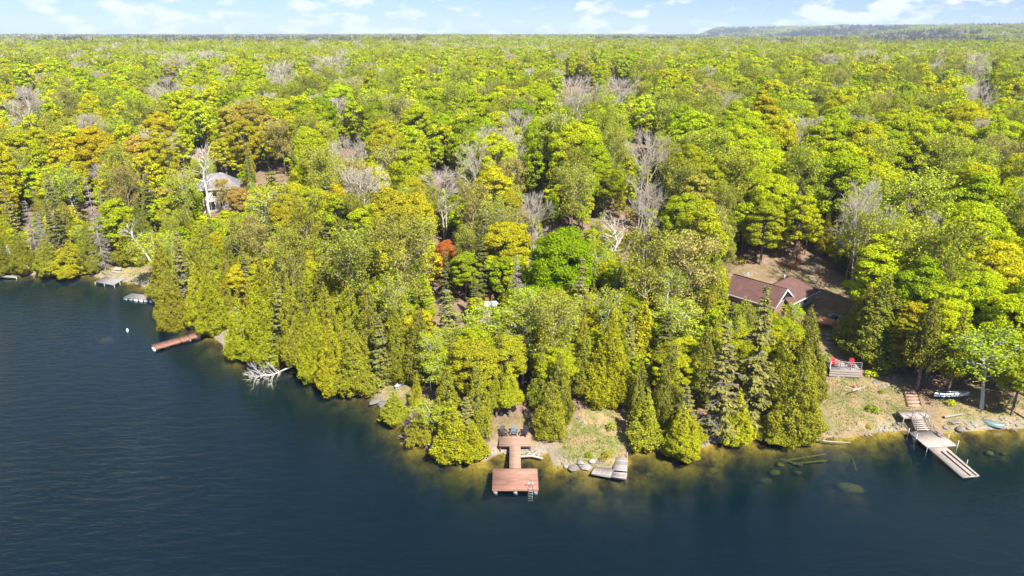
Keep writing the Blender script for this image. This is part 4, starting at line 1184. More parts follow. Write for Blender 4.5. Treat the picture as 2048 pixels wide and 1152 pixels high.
# ------------------------------------------------------------------ building blocks
_box = {}
def box(parent, name, size, loc, mat, rot=(0, 0, 0), label=None):
    if mat not in _box:
        V = [(x, y, z) for z in (-.5, .5) for y in (-.5, .5) for x in (-.5, .5)]
        _box[mat] = np_mesh('block_' + mat, V, [(0, 2, 3, 1), (4, 5, 7, 6), (0, 1, 5, 4), (2, 6, 7, 3), (0, 4, 6, 2), (1, 3, 7, 5)], mats=[M[mat]])
    o = bpy.data.objects.new(name, _box[mat])
    o.scale = size; o.location = loc; o.rotation_euler = rot
    put(o, parent)
    if label: o['label'] = label
    return o
def hexa(parent, name, top4, thick, mat):
    """a board given by the four corners of its upper face"""
    t = [Vector(p) for p in top4]
    n = (t[1] - t[0]).cross(t[3] - t[0]).normalized()
    if n.z < 0: t = t[::-1]; n = -n
    b = [p - n * thick for p in t]
    me_ = np_mesh(name, [tuple(p) for p in t + b], [(0, 1, 2, 3), (7, 6, 5, 4), (0, 4, 5, 1), (1, 5, 6, 2), (2, 6, 7, 3), (3, 7, 4, 0)], mats=[M[mat]])
    return put(bpy.data.objects.new(name, me_), parent)
def rod(parent, name, p0, p1, r, mat, r1=None, sides=8):
    V, Q = tubes([p0], [p1], [r], [r if r1 is None else r1], sides)
    V = np.concatenate([V, [p0, p1]])
    T = [(sides * 2, (i + 1) % sides, i) for i in range(sides)] + [(sides * 2 + 1, sides + i, sides + (i + 1) % sides) for i in range(sides)]
    me_ = np_mesh(name, V, Q, T, mats=[M[mat]])
    return put(bpy.data.objects.new(name, me_), parent)
def pipe(parent, name, pts, r, mat, sides=6):
    S_ = Segs(); S_.path([np.array(p, float) for p in pts], r, r)
    return put(bpy.data.objects.new(name, S_.mesh(name, M[mat], sides)), parent)
def lerp4(c, s, t):
    a = Vector(c[0]).lerp(Vector(c[1]), s); b = Vector(c[3]).lerp(Vector(c[2]), s)
    return a.lerp(b, t)
def deck(parent, corners, n, mat, thick=0.04, gap=0.012, skip=(), beam='dark_beam', beam_h=0.18, ragged=0.0, name='platform'):
    """corners c0 c1 c2 c3: planks run from side c0-c1 to side c3-c2... each plank spans c0->c1 and they follow each other towards c3-c2"""
    L_ = (Vector(corners[3]) - Vector(corners[0])).length
    g = gap / max(L_, .1)
    C = [Vector(c) for c in corners]
    dn = Vector((0, 0, -thick - 0.006))
    fr = np.array
    # supporting frame: the part that carries the planks
    inset = [lerp4(C, s, t) + dn for s, t in ((.015, .015), (.985, .015), (.985, .985), (.015, .985))]
    Vv, Qq = [], []
    w = 0.05
    cen = sum(inset, Vector()) / 4
    for a_, b_ in ((0, 1), (1, 2), (2, 3), (3, 0)):
        A_, B_ = inset[a_], inset[b_]
        nrm = (B_ - A_).cross(Vector((0, 0, 1))).normalized()
        if nrm.dot(cen - A_) < 0: nrm = -nrm
        off = len(Vv)
        for p_ in (A_, B_, B_ + nrm * w, A_ + nrm * w):
            Vv.append(tuple(p_))
        for p_ in (A_, B_, B_ + nrm * w, A_ + nrm * w):
            Vv.append(tuple(p_ - Vector((0, 0, beam_h))))
        Qq += [tuple(off + i for i in q) for q in ((0, 1, 2, 3), (7, 6, 5, 4), (0, 4, 5, 1), (1, 5, 6, 2), (2, 6, 7, 3), (3, 7, 4, 0))]
    fo = put(bpy.data.objects.new(name, np_mesh(name, Vv, Qq, mats=[M[beam]])), parent)
    for i in range(n):
        if i in skip: continue
        t0, t1 = i / n + g * .5, (i + 1) / n - g * .5
        s0, s1 = rnd.uniform(-ragged, ragged), 1 + rnd.uniform(-ragged, ragged)
        j = Vector((0, 0, rnd.uniform(-.004, .004) * (1 + ragged * 60)))
        hexa(fo, 'plank', [lerp4(C, s0, t0) + j, lerp4(C, s1, t0) + j, lerp4(C, s1, t1) + j, lerp4(C, s0, t1) + j], thick, mat)
    return fo

def adirondack(loc, rz, mat, label, group=None, s=1.0):
    """slatted garden chair with a fanned back, wide arms and a sloping seat; faces -Y before turning"""
    c = thing('adirondack_chair', label, 'chair', loc, rz, group)
    c.scale = (s, s, s)
    se = box(c, 'seat', (0.50, 0.05, 0.04), (0, -0.24, 0.365), mat)
    for i in range(5):
        box(c, 'seat_slat', (0.52, 0.095, 0.025), (0, -0.22 + i * 0.105, 0.385 - i * 0.028), mat, (-0.26, 0, 0))
    for i in range(5):
        k = i - 2
        h = 0.84 - 0.045 * abs(k) ** 1.6
        o = box(c, 'back_slat', (0.10, 0.025, h), (k * 0.118, 0.36 + 0.17, 0.24 + h * 0.5), mat, (-0.40, k * 0.05, 0))
    box(c, 'back_rail', (0.56, 0.03, 0.07), (0, 0.47, 0.57), mat)
    for sx in (-1, 1):
        box(c, 'arm', (0.14, 0.74, 0.028), (sx * 0.335, 0.06, 0.565), mat)
        box(c, 'front_leg', (0.035, 0.10, 0.55), (sx * 0.29, -0.22, 0.275), mat)
        box(c, 'rear_leg', (0.035, 0.78, 0.12), (sx * 0.265, 0.10, 0.20), mat, (-0.30, 0, 0))
        box(c, 'arm_brace', (0.03, 0.06, 0.34), (sx * 0.29, 0.36, 0.40), mat)
    return c

def blob(seed, sx, sy, sz, sub=2, rough=0.25):
    import bmesh
    bm = bmesh.new()
    bmesh.ops.create_icosphere(bm, subdivisions=sub, radius=1.0)
    rg = np.random.default_rng(seed)
    ph = rg.uniform(0, 6, 9); ax_ = unit(rg.normal(0, 1, (7, 3))); cut = rg.uniform(0.62, 0.95, 7)
    for v in bm.verts:
        p_ = np.array(v.co)
        for a_, c_ in zip(ax_, cut * .82):            # planar facets
            d_ = p_ @ a_
            if d_ > c_: p_ = p_ - a_ * (d_ - c_) * 0.85
        p_ = p_ * (1 + rough * 0.3 * math.sin(4 * p_[0] + ph[0]) * math.sin(4 * p_[1] + ph[1]) + rough * .2 * math.sin(7 * p_[2] + ph[2]))
        v.co = p_ * [sx, sy, sz]
    me_ = bpy.data.meshes.new('rock'); bm.to_mesh(me_); bm.free()
    return me_

def hull(L_, W_, D_, mat, name='hull', sheer=0.12, n=14, m=8):
    """open boat hull turned keel up, shell with thickness from its inner face"""
    V, Q = [], []
    for i in range(n + 1):
        t = i / n * 2 - 1
        w = W_ / 2 * max(0.015, (1 - abs(t) ** 2.4)) ** 0.75
        d = D_ * (1 - 0.25 * abs(t) ** 3)
        for j in range(m + 1):
            a_ = math.pi * j / m
            V.append((t * L_ / 2, -math.cos(a_) * w, math.sin(a_) ** 0.7 * d - sheer * abs(t) ** 2.5 * (1 - math.sin(a_))))
    for i in range(n):
        for j in range(m):
            k = i * (m + 1) + j
            Q.append((k, k + m + 1, k + m + 2, k + 1))
    return np_mesh(name, V, Q, mats=[M[mat]], smooth=True)
# ------------------------------------------------------------------ the red stained T dock with its chairs
zt, zu = 0.55, 1.0
xl = (at(984.5, 978, zt).x + at(987, 937, zt).x) / 2; xr = (at(1076.5, 978, zt).x + at(1074.5, 937, zt).x) / 2
yf, yb = at(1031, 978, zt).y, at(1031, 937, zt).y
wl, wr = at(1018.8, 915, .7).x, at(1041.5, 915, .7).x
yu0, yu1 = at(1030, 892, zu).y, at(1030, 866, zu).y
ul, ur = at(998, 885, zu).x, at(1062, 885, zu).x
dock = thing('dock', 'red stained wooden dock with T shaped swimming platform and walkway', 'dock', ((xl + xr) / 2, yb, 0))
O = dock.location
def rel(*p): return Vector(p) - Vector(O)
deck(dock, [rel(xl, yf, zt), rel(xr, yf, zt), rel(xr, yb, zt), rel(xl, yb, zt)], 26, 'red_plank', name='platform')
deck(dock, [rel(wl, yb + .01, zt + .03), rel(wr, yb + .01, zt + .03), rel(wr, yu0 - .01, zu - .03), rel(wl, yu0 - .01, zu - .03)], 30, 'tan_plank', name='walkway')
deck(dock, [rel(ul, yu0, zu), rel(ur, yu0, zu), rel(ur, yu1, zu), rel(ul, yu1, zu)], 17, 'tan_plank', name='upper_deck')
box(dock, 'skirt_board', (xr - xl + .04, 0.035, 0.2), rel((xl + xr) / 2, yf - 0.03, zt - 0.12), 'red_plank')
for sx in (xl - .03, xr + .03): box(dock, 'skirt_board', (0.035, yb - yf, 0.2), rel(sx, (yf + yb) / 2, zt - 0.12), 'red_plank')
for fx in (0.06, 0.5, 0.94):
    for fy in (0.08, 0.9):
        box(dock, 'float_block', (0.42, 0.5, 0.62), rel(xl + (xr - xl) * fx, yf + (yb - yf) * fy + .05, 0.02), 'galv')
for px_ in (wl + .08, wr - .08):
    for q in (0.2, 0.6): rod(dock, 'post', rel(px_, yb + (yu0 - yb) * q, -0.9), rel(px_, yb + (yu0 - yb) * q, zt + 0.05), 0.06, 'dark_beam')
for px_ in (ul + .12, ur - .12):
    for q in (yu0 + .15, yu1 - .15):
        rod(dock, 'post', rel(px_, q, gz(px_, q) - .4), rel(px_, q, zu - 0.06), 0.07, 'dark_beam')
lx = at(1061, 975, zt).x
lad = box(dock, 'ladder', (0.42, 0.05, 0.04), rel(lx, yf - 0.05, zt + .03), 'alu')
def part_under(par, o):
    o.parent = par; o.matrix_parent_inverse = par.matrix_basis.inverted(); return o
for s_ in (-.2, .2):
    part_under(lad, pipe(dock, 'ladder_rail', [rel(lx + s_, yf + .38, zt + .02), rel(lx + s_, yf + .36, zt + .62), rel(lx + s_, yf + .1, zt + .80), rel(lx + s_, yf - .1, zt + .62), rel(lx + s_, yf - .12, -0.9)], 0.024, 'alu'))
for k in range(5):
    part_under(lad, box(dock, 'rung', (0.42, 0.10, 0.035), rel(lx, yf - .12, 0.34 - k * .28), 'alu'))
for (u, v, rz, mt, lb) in [(1008, 872, 0.30, 'black_plastic', 'black garden chair beside the upper deck edge next to the spruce'), (1028.5, 871, 0.0, 'slate_plastic', 'slate blue garden chair in the middle of the upper deck'),
                           (1048, 872, -0.34, 'black_plastic', 'black garden chair on the upper deck next to the shaded cedar')]:
    p = at(u, v, zu)
    adirondack((p.x, p.y, zu + 0.005), rz, mt, lb, 'garden chairs on the red dock')

# ------------------------------------------------------------------ broken grey dock by the knoll
zo = 0.35
def A(u, v, z): return at(u, v, z)
c = [A(1182.5, 947, zo), A(1222, 953, zo - .05), A(1227, 937, zo), A(1189, 933, zo)]
old = thing('broken_dock', 'broken grey weathered dock sagging beside the grassy knoll', 'dock', (c[0] + c[2]) / 2)
Oo = old.location.copy()
deck(old, [p - Oo for p in (c[3], c[0], c[1], c[2])], 17, 'old_plank', ragged=0.012, name='sunken_section', beam='grey_plank')
c2 = [A(1222, 953.5, zo - .04), A(1253.5, 957, zo + .02), A(1256, 915, zo + .12), A(1233, 914, zo + .22)]
deck(old, [p - Oo for p in c2], 15, 'old_plank', ragged=0.02, skip=(4,), name='main_section', beam='grey_plank')
for u, v in ((1232, 950), (1246, 950)):
    p = A(u, v, 0) - Oo; box(old, 'crib_block', (0.55, 0.5, 0.7), (p.x, p.y, -Oo.z - .15), 'grey_plank')
for u, v in ((1224, 949), (1252, 955), (1254, 915)):
    p = A(u, v, 0) - Oo; rod(old, 'post', (p.x, p.y, -1.6), (p.x, p.y, 0.02 if v > 930 else .3), 0.06, 'grey_plank')

# ------------------------------------------------------------------ silver dock with steps
z1 = 0.42
P = [A(1817.5, 864, z1), A(1855, 895, z1), A(1915, 891.5, z1), A(1875, 860.5, z1)]
sd = thing('dock', 'pale plank dock with aluminium frame, posts and long floating gangway', 'dock', (P[0] + P[2]) / 2)
Os = sd.location.copy()
deck(sd, [p - Os for p in P], 22, 'pale_plank', name='platform', beam='alu', beam_h=0.16)
G = [A(1856, 895.5, z1 - .12), A(1893, 894, z1 - .12), A(1959.5, 951.5, z1 - .12), A(1926.5, 955, z1 - .12)]
deck(sd, [p - Os for p in G], 34, 'pale_plank', name='gangway', beam='green_metal', beam_h=0.2)
fwd = (G[3] - G[0]).normalized(); sidev = (G[1] - G[0]).normalized()
for f, w_ in ((0.42, .0), (0.72, .0)):      # two long rails lying along the gangway
    a_ = G[0].lerp(G[1], f) + fwd * 0.9; b_ = G[0].lerp(G[1], f) + fwd * ((G[3] - G[0]).length - .15)
    rail = rod(sd, 'boat_rail', a_ - Os + Vector((0, 0, .09)), b_ - Os + Vector((0, 0, .09)), 0.055, 'dark_beam')
for k in range(7):
    a_ = G[0].lerp(G[1], 0.42) + fwd * (1.1 + k * .62); b_ = G[0].lerp(G[1], 0.72) + fwd * (1.1 + k * .62)
    for q in (a_, b_): box(sd, 'rail_block', (0.16, 0.09, 0.06), q - Os + Vector((0, 0, .035)), 'grey_plank', (0, 0, math.atan2(fwd.y, fwd.x)))
for (p, h) in ((P[0], .5), (P[0].lerp(P[1], .42), .55), (P[1], .75), (P[2], .7), (P[2].lerp(P[3], .45), .65), (P[1].lerp(P[2], .62), .5), (G[1].lerp(G[2], .62), .45)):
    rod(sd, 'post', Vector((p.x, p.y, -1.9)) - Os, Vector((p.x, p.y, z1 + h)) - Os, 0.035, 'galv')
bp = A(1878.5, 872, z1); bnc = thing('bench', 'small weathered bench standing on the pale plank dock', 'bench', bp, math.atan2((P[1] - P[0]).y, (P[1] - P[0]).x))
box(bnc, 'seat', (0.95, 0.28, 0.05), (0, 0, .40), 'grey_plank')
for s_ in (-.36, .36): box(bnc, 'leg', (0.05, 0.24, 0.375), (s_, 0, .1875), 'grey_plank')
lp = P[0].lerp(P[1], .36); out = (P[0] - P[3]).normalized()
for s_ in (-.2, .2):
    q = lp + (P[1] - P[0]).normalized() * s_
    pipe(sd, 'ladder_rail', [q - Os - out * .25 + Vector((0, 0, .0)), q - Os - out * .15 + Vector((0, 0, .7)), q - Os + out * .12 + Vector((0, 0, .55)), q - Os + out * .25 + Vector((0, 0, -1.1))], 0.022, 'alu')
for k in range(4):
    q = lp + out * (.16 + .03 * k); box(sd, 'rung', (0.4, 0.10, 0.03), q - Os + Vector((0, 0, -.2 - .26 * k)), 'alu', (0, 0, math.atan2((P[1] - P[0]).y, (P[1] - P[0]).x)))
# stair and landing above it
z2 = 1.55
Ld = [A(1793.5, 822, z2), A(1808, 835.5, z2), A(1859, 833, z2), A(1846, 820.5, z2)]
stp = thing('stair_landing', 'pale wooden landing with handrailed stair down to the dock', 'stairs', (Ld[0] + Ld[2]) / 2)
Ot = stp.location.copy()
deck(stp, [p - Ot for p in Ld], 12, 'pale_plank', name='landing', beam='pale_plank', beam_h=0.2)
for p in Ld: rod(stp, 'post', Vector((p.x, p.y, gz(p.x, p.y) - .5)) - Ot, p - Ot - Vector((0, 0, .06)), 0.06, 'grey_plank')
S0, S1 = A(1823, 836, z2 - .1), A(1850, 835, z2 - .1)
B0, B1 = A(1832.5, 861, z1 + .1), A(1861, 860, z1 + .1)
for k in range(6):
    t = (k + .5) / 6
    a_, b_ = S0.lerp(B0, t), S1.lerp(B1, t); f = (B0 - S0); f.z = 0; f = f.normalized() * .14
    zz_ = Vector((0, 0, 0)); hexa(stp, 'tread', [a_ - Ot - f, b_ - Ot - f, Vector((b_.x, b_.y, a_.z)) - Ot + f, a_ - Ot + f], 0.045, 'pale_plank')
for a_, b_ in ((S0, B0), (S1, B1)):
    hexa(stp, 'stringer', [a_ - Ot - Vector((.03, 0, .04)), a_ - Ot + Vector((.03, 0, -.04)), b_ - Ot + Vector((.03, 0, -.04)), b_ - Ot - Vector((.03, 0, .04))], 0.24, 'grey_plank')
    for q in (a_, b_): rod(stp, 'rail_post', q - Ot + Vector((0, 0, -.15)), q - Ot + Vector((0, 0, 1.0)), 0.045, 'grey_plank')
    rod(stp, 'handrail', a_ - Ot + Vector((0, 0, .98)), b_ - Ot + Vector((0, 0, .98)), 0.045, 'grey_plank')
    rod(stp, 'handrail', a_ - Ot + Vector((0, 0, .5)), b_ - Ot + Vector((0, 0, .5)), 0.03, 'grey_plank')
# timber steps set into the bank
T0, T1 = land(1806, 784), land(1832, 783); U0, U1 = land(1815, 816), land(1842, 815)
ts = thing('garden_steps', 'timber edged earth steps climbing the bank above the landing', 'steps', (T0 + U1) / 2)
Ox = ts.location.copy()
for k in range(6):
    t = k / 5
    a_, b_ = U0.lerp(T0, t), U1.lerp(T1, t); zz_ = max(gz(a_.x, a_.y), gz(b_.x, b_.y)) + .14
    f = Vector((0, .55, 0))
    hexa(ts, 'tread', [Vector((a_.x, a_.y, zz_)) - Ox, Vector((b_.x, b_.y, zz_)) - Ox, Vector((b_.x, b_.y, zz_)) - Ox + f, Vector((a_.x, a_.y, zz_)) - Ox + f], 0.2, 'tan_plank')
for a_, b_ in ((U0, T0), (U1, T1)):
    rod(ts, 'edge_timber', Vector((a_.x, a_.y, gz(a_.x, a_.y) + .18)) - Ox, Vector((b_.x, b_.y, gz(b_.x, b_.y) + .22)) - Ox, 0.07, 'dark_beam')

# ------------------------------------------------------------------ canoe on its rack, boats
def boat(loc, rz, L_, W_, D_, mat, name, label, lift=0.0, tilt=0.0, ribs=True, cat='boat'):
    b = thing(name, label, cat, loc, rz, None, (tilt, 0))
    h = put(bpy.data.objects.new('hull', hull(L_, W_, D_, mat)), b); h.location.z = lift
    keel = rod(b, 'keel', (-L_ * .44, 0, lift + D_ * 1.0), (L_ * .44, 0, lift + D_ * 1.0), 0.022, mat)
    for s_ in (-1, 1):
        pts = [(L_ / 2 * t, s_ * W_ / 2 * max(.015, 1 - abs(t) ** 2.4) ** .75, lift - .12 * abs(t) ** 2.5) for t in np.linspace(-.98, .98, 9)]
        pipe(b, 'gunwale', pts, 0.025, mat, 5)
    return b
pc = land(1900, 802)
cn = boat((pc.x, pc.y, pc.z + .0), R(4), 4.6, 0.9, 0.42, 'alu', 'canoe', 'silver aluminium canoe lying keel up on a rack under cedars', lift=0.75, cat='canoe')
rk_ = thing('canoe_rack', 'low timber rack carrying the silver canoe', 'rack', (pc.x, pc.y, pc.z), R(4))
for s_ in (-1.3, 1.3):
    box(rk_, 'cross_bar', (0.09, 1.1, 0.09), (s_, 0, .66), 'dark_beam')
    for q in (-.45, .45): box(rk_, 'leg', (0.08, 0.08, 0.9), (s_, q, .17), 'dark_beam')
pb = land(803, 771); boat((pb.x, pb.y, pb.z + .05), R(60), 2.6, 1.1, 0.45, 'alu', 'rowing_boat', 'small grey rowing boat keel up beside the shore cedars')
pb = land(1984, 850); boat((pb.x, pb.y, pb.z + .05), R(-35), 2.4, 1.0, 0.40, 'green_metal', 'rowing_boat', 'small blue grey dinghy keel up under the leafy birch')
pw = land(981, 619)
tb = boat((pw.x, pw.y, pw.z + .1), R(8), 2.6, 1.3, 0.65, 'tarp', 'covered_boat', 'boat under a white cover beside the red brown fence', lift=.5)
for s_ in (-.7, .7): box(tb, 'trestle', (0.1, 0.9, 0.5), (s_, 0, .25), 'dark_beam')
pf = land(978, 609)
fn = thing('board_fence', 'short red brown board fence behind the white covered boat', 'fence', pf, R(18))
for k in range(11): box(fn, 'board', (0.15, 0.03, 1.5), (-.88 + k * .165, 0, .72), 'shed_wood')
for zr in (0.3, 1.2): box(fn, 'rail', (1.9, 0.05, 0.08), (-.05, .05, zr), 'shed_wood')
for s_ in (-.95, .85): box(fn, 'post', (0.09, 0.09, 1.8), (s_, .12, .75), 'dark_beam')

# ------------------------------------------------------------------ terrace with the red chairs
p0, p1 = land(1661, 750), land(1722, 752)
zt_ = max(p0.z, p1.z) + 1.0
F0, F1 = at(1660, 738, zt_), at(1722, 741, zt_)
dv = (F1 - F0).normalized(); bv = Vector((-dv.y, dv.x, 0))
tw = (F1 - F0).length
ter = thing('terrace', 'small railed terrace on a low pale retaining wall', 'terrace', (F0 + F1) / 2, math.atan2(dv.y, dv.x))
deck(ter, [(-tw / 2, 0, 0), (tw / 2, 0, 0), (tw / 2, 2.2, 0), (-tw / 2, 2.2, 0)], 15, 'grey_plank', name='floor')
for k in range(3): box(ter, 'retaining_timber', (tw + .05, 0.16, 0.31), (0, -.10, -.18 - k * .33), 'concrete')
for k in range(4):
    x_ = -tw / 2 + tw * k / 3
    box(ter, 'rail_post', (0.09, 0.09, 1.05), (x_, .06, .525), 'white_paint' if k == 0 else 'grey_plank')
box(ter, 'top_rail', (tw + .1, 0.11, 0.045), (0, .06, 1.075), 'grey_plank')
box(ter, 'side_rail', (0.1, 2.0, 0.045), (-tw / 2, 1.16, 1.075), 'grey_plank')
box(ter, 'rail_post', (0.09, 0.09, 1.05), (-tw / 2, 2.1, .525), 'grey_plank')
for k in range(3): rod(ter, 'rail_wire', (-tw / 2, .06, .28 + .25 * k), (tw / 2, .06, .28 + .25 * k), 0.012, 'galv')
mt_ = ter.matrix_basis if False else (Matrix.Translation(ter.location) @ Matrix.Rotation(ter.rotation_euler.z, 4, 'Z'))
for x_, rz, lb in ((-tw * .30, .2, 'bright red garden chair in the sun on the railed terrace'), (tw * .27, -.2, 'red garden chair in the cedar shade on the railed terrace')):
    adirondack(mt_ @ Vector((x_, .85, .005)), ter.rotation_euler.z + rz, 'red_plastic', lb, 'red chairs on the terrace')
# ------------------------------------------------------------------ houses
def roof_plane(parent, pts, thick, mat, name='roof_slope', label=None):
    """pts[0]->pts[1] is the eave; shingle courses run along it"""
    t = [Vector(p) for p in pts]
    n = (t[1] - t[0]).cross(t[-1] - t[0]).normalized()
    if n.z < 0: n = -n
    ex = (t[1] - t[0]).normalized(); ey = n.cross(ex)
    k = len(t)
    V = [tuple(p) for p in t] + [tuple(p - n * thick) for p in t]
    me_ = bpy.data.meshes.new(name)
    faces = [tuple(range(k)), tuple(range(2 * k - 1, k - 1, -1))] + [(i, k + i, k + (i + 1) % k, (i + 1) % k) for i in range(k)]
    me_.from_pydata(V, [], faces)
    uv = me_.uv_layers.new(name='UVMap')
    for lp_ in me_.loops:
        d_ = Vector(me_.vertices[lp_.vertex_index].co) - t[0]
        uv.data[lp_.index].uv = (d_.dot(ex), d_.dot(ey))
    me_.materials.append(M[mat]); me_.update()
    o = put(bpy.data.objects.new(name, me_), parent)
    if label: o['label'] = label
    return o
def prism(parent, name, tri, depth, mat):
    t = [Vector(p) for p in tri]; n = (t[1] - t[0]).cross(t[2] - t[0]).normalized() * depth
    V = [tuple(p) for p in t] + [tuple(p + n) for p in t]
    return put(bpy.data.objects.new(name, np_mesh(name, V, [(0, 1, 4, 3), (1, 2, 5, 4), (2, 0, 3, 5)], [(0, 2, 1), (3, 4, 5)], mats=[M[mat]])), parent)
def window(parent, name, w, h, loc, rz=0, mull=1, frame='white_paint'):
    """frame standing proud of the wall with recessed glass"""
    f = box(parent, name, (w + .16, 0.06, h + .16), loc, frame, (0, 0, rz))
    c_, s_ = math.cos(rz), math.sin(rz)
    def off(dx, dy): return (loc[0] + dx * c_ - dy * s_, loc[1] + dx * s_ + dy * c_)
    for k in range(mull + 1):
        ww = w / (mull + 1)
        x_, y_ = off(-w / 2 + ww * (k + .5), -.032)
        g_ = box(parent, 'pane', (ww - .05, 0.02, h), (x_, y_, loc[2]), 'glass', (0, 0, rz))
        g_.parent = f; g_.matrix_parent_inverse = f.matrix_basis.inverted()
    x_, y_ = off(0, -.06); sl = box(parent, 'sill', (w + .26, 0.10, 0.05), (x_, y_, loc[2] - h / 2 - .09), frame, (0, 0, rz))
    sl.parent = f; sl.matrix_parent_inverse = f.matrix_basis.inverted()
    return f

zr, ze = 8.5, 6.25
pa, pq = at(1575, 578, zr), at(1467, 548, zr)
mid = (pa + pq) / 2; dx_ = (pa - pq).normalized(); ang = math.atan2(dx_.y, dx_.x); hl = (pa - pq).length / 2
gl0 = gz(mid.x, mid.y) - 1.2
cot = thing('cottage', 'brown shingle roofed cottage with a white trimmed gable among cedars', 'house', (mid.x, mid.y, 0), ang)
hw, rise = 3.0, zr - ze
wall_h = ze + .25 - gl0
for (sx, sy, lx_, ly_) in ((2 * hl - .7, .16, 0, -2.5), (2 * hl - .7, .16, 0, 2.5), (.16, 4.84, -hl + .43, 0), (.16, 4.84, hl - .43, 0)):
    box(cot, 'wall', (sx, sy, wall_h), (lx_, ly_, gl0 + wall_h / 2), 'wall_brown')
for (sx, sy, lx_, ly_) in ((.16, 6.3, -.5, 5.75), (.16, 6.3, 4.5, 5.75), (4.84, .16, 2.0, 8.82)):
    box(cot, 'wall', (sx, sy, wall_h), (lx_, ly_, gl0 + wall_h / 2), 'siding')
box(cot, 'foundation', (2 * hl - .5, 5.3, .5), (0, 0, gl0 + .1), 'concrete')
th = .10
roof_plane(cot, [(-hl, -hw, ze), (hl, -hw, ze), (hl, 0, zr), (-hl, 0, zr)], th, 'brown_shingle')
roof_plane(cot, [(hl, hw, ze), (-hl, hw, ze), (-hl, 0, zr), (hl, 0, zr)], th, 'brown_shingle')
zb = zr - .06; bx0, bx1 = -1.3, 5.3; bxm = 2.0
roof_plane(cot, [(bx1, .15, ze - .12), (bx1, 9.2, ze - .12), (bxm, 6.2, zb), (bxm, .15, zb)], th, 'brown_shingle')
roof_plane(cot, [(bx0, 9.2, ze - .12), (bx0, .15, ze - .12), (bxm, .15, zb), (bxm, 6.2, zb)], th, 'brown_shingle')
roof_plane(cot, [(bx1, 9.2, ze - .12), (bx0, 9.2, ze - .12), (bxm, 6.2, zb)], th, 'brown_shingle')
for a_, b_, nm in (((-hl, 0, zr + .03), (hl, 0, zr + .03), 'ridge_cap'), ((bxm, .4, zb + .03), (bxm, 6.2, zb + .03), 'ridge_cap'), ((bxm, 6.2, zb + .03), (bx1, 9.2, ze - .1), 'hip_cap')):
    rod(cot, nm, a_, b_, 0.07, 'brown_shingle', sides=6)
prism(cot, 'gable_wall', [(hl - .34, -2.45, ze + .3), (hl - .34, 2.45, ze + .3), (hl - .34, 0, zr - .12)], .05, 'white_paint')
gwin = prism(cot, 'gable_window', [(hl - .26, -1.45, ze + .52), (hl - .26, 1.45, ze + .52), (hl - .26, 0, zr - .62)], .03, 'glass')
for s_ in (-1, 1):
    hexa(cot, 'rake_board', [(hl + .03, s_ * hw, ze - .05), (hl + .09, s_ * hw, ze - .05), (hl + .09, 0, zr + .0), (hl + .03, 0, zr + .0)], .2, 'white_paint')
box(cot, 'fascia', (2 * hl, .05, .2), (0, -hw - .03, ze - .1), 'white_paint')
box(cot, 'fascia', (.05, 9.0, .2), (bx1 + .03, 4.7, ze - .22), 'white_paint')
for x_ in (-2.4, .6): window(cot, 'window', 1.3, 1.0, (x_, -2.60, gl0 + 2.0))
window(cot, 'window', 1.4, 1.1, (4.60, 3.6, ze - 1.1), math.pi / 2, 1)
window(cot, 'window', 1.0, 1.1, (4.60, 6.4, ze - 1.1), math.pi / 2, 0)
rod(cot, 'vent_pipe', (1.3, 5.2, zb - .5), (1.3, 5.2, zb + .25), .07, 'white_plastic')
rod(cot, 'stove_pipe', (-2.6, 1.0, zr - 1), (-2.6, 1.0, zr + .55), .09, 'galv')

# the white house uphill
hb = land(440, 421)
wh = thing('house', 'white two storey house with grey hipped roof deep among the trees', 'house', hb, R(19))
W2, D2, Hh = 9.2, 7.6, 5.1
for (sx, sy, lx_, ly_) in ((W2, .2, 0, .1), (W2, .2, 0, D2 - .1), (.2, D2 - .4, -W2 / 2 + .1, D2 / 2), (.2, D2 - .4, W2 / 2 - .1, D2 / 2)):
    box(wh, 'wall', (sx, sy, Hh + 1.5), (lx_, ly_, Hh / 2 - .75), 'siding')
e_ = .45; rz_ = Hh + 2.9; rx = W2 / 2 - 3.0
A_, B_, C_, D_ = (-W2 / 2 - e_, -e_, Hh), (W2 / 2 + e_, -e_, Hh), (W2 / 2 + e_, D2 + e_, Hh), (-W2 / 2 - e_, D2 + e_, Hh)
RL, RR = (-rx, D2 / 2, rz_), (rx, D2 / 2, rz_)
roof_plane(wh, [A_, B_, RR, RL], .12, 'grey_shingle'); roof_plane(wh, [B_, C_, RR], .12, 'grey_shingle'); roof_plane(wh, [C_, D_, RL, RR], .12, 'grey_shingle'); roof_plane(wh, [D_, A_, RL], .12, 'grey_shingle')
box(wh, 'fascia', (W2 + 2 * e_, .05, .2), (0, -e_ - .03, Hh - .12), 'white_paint')
rod(wh, 'ridge_cap', RL, RR, .07, 'grey_shingle', sides=6)
box(wh, 'roof_vent', (.35, .35, .4), (rx - .6, D2 / 2 - .5, rz_ - .1), 'white_plastic')
window(wh, 'patio_door', 1.7, 2.0, (-1.75, -.03, 1.15), 0, 1)
for x_ in (.75, 2.6): window(wh, 'window', 1.0, 1.2, (x_, -.03, 1.5), 0, 1)
for x_ in (-2.9, -.6, 1.6, 3.3): window(wh, 'window', .95, 1.1, (x_, -.03, 3.85), 0, 0)
box(wh, 'storey_band', (W2 + .02, .04, .18), (0, -.025, 2.72), 'white_paint')

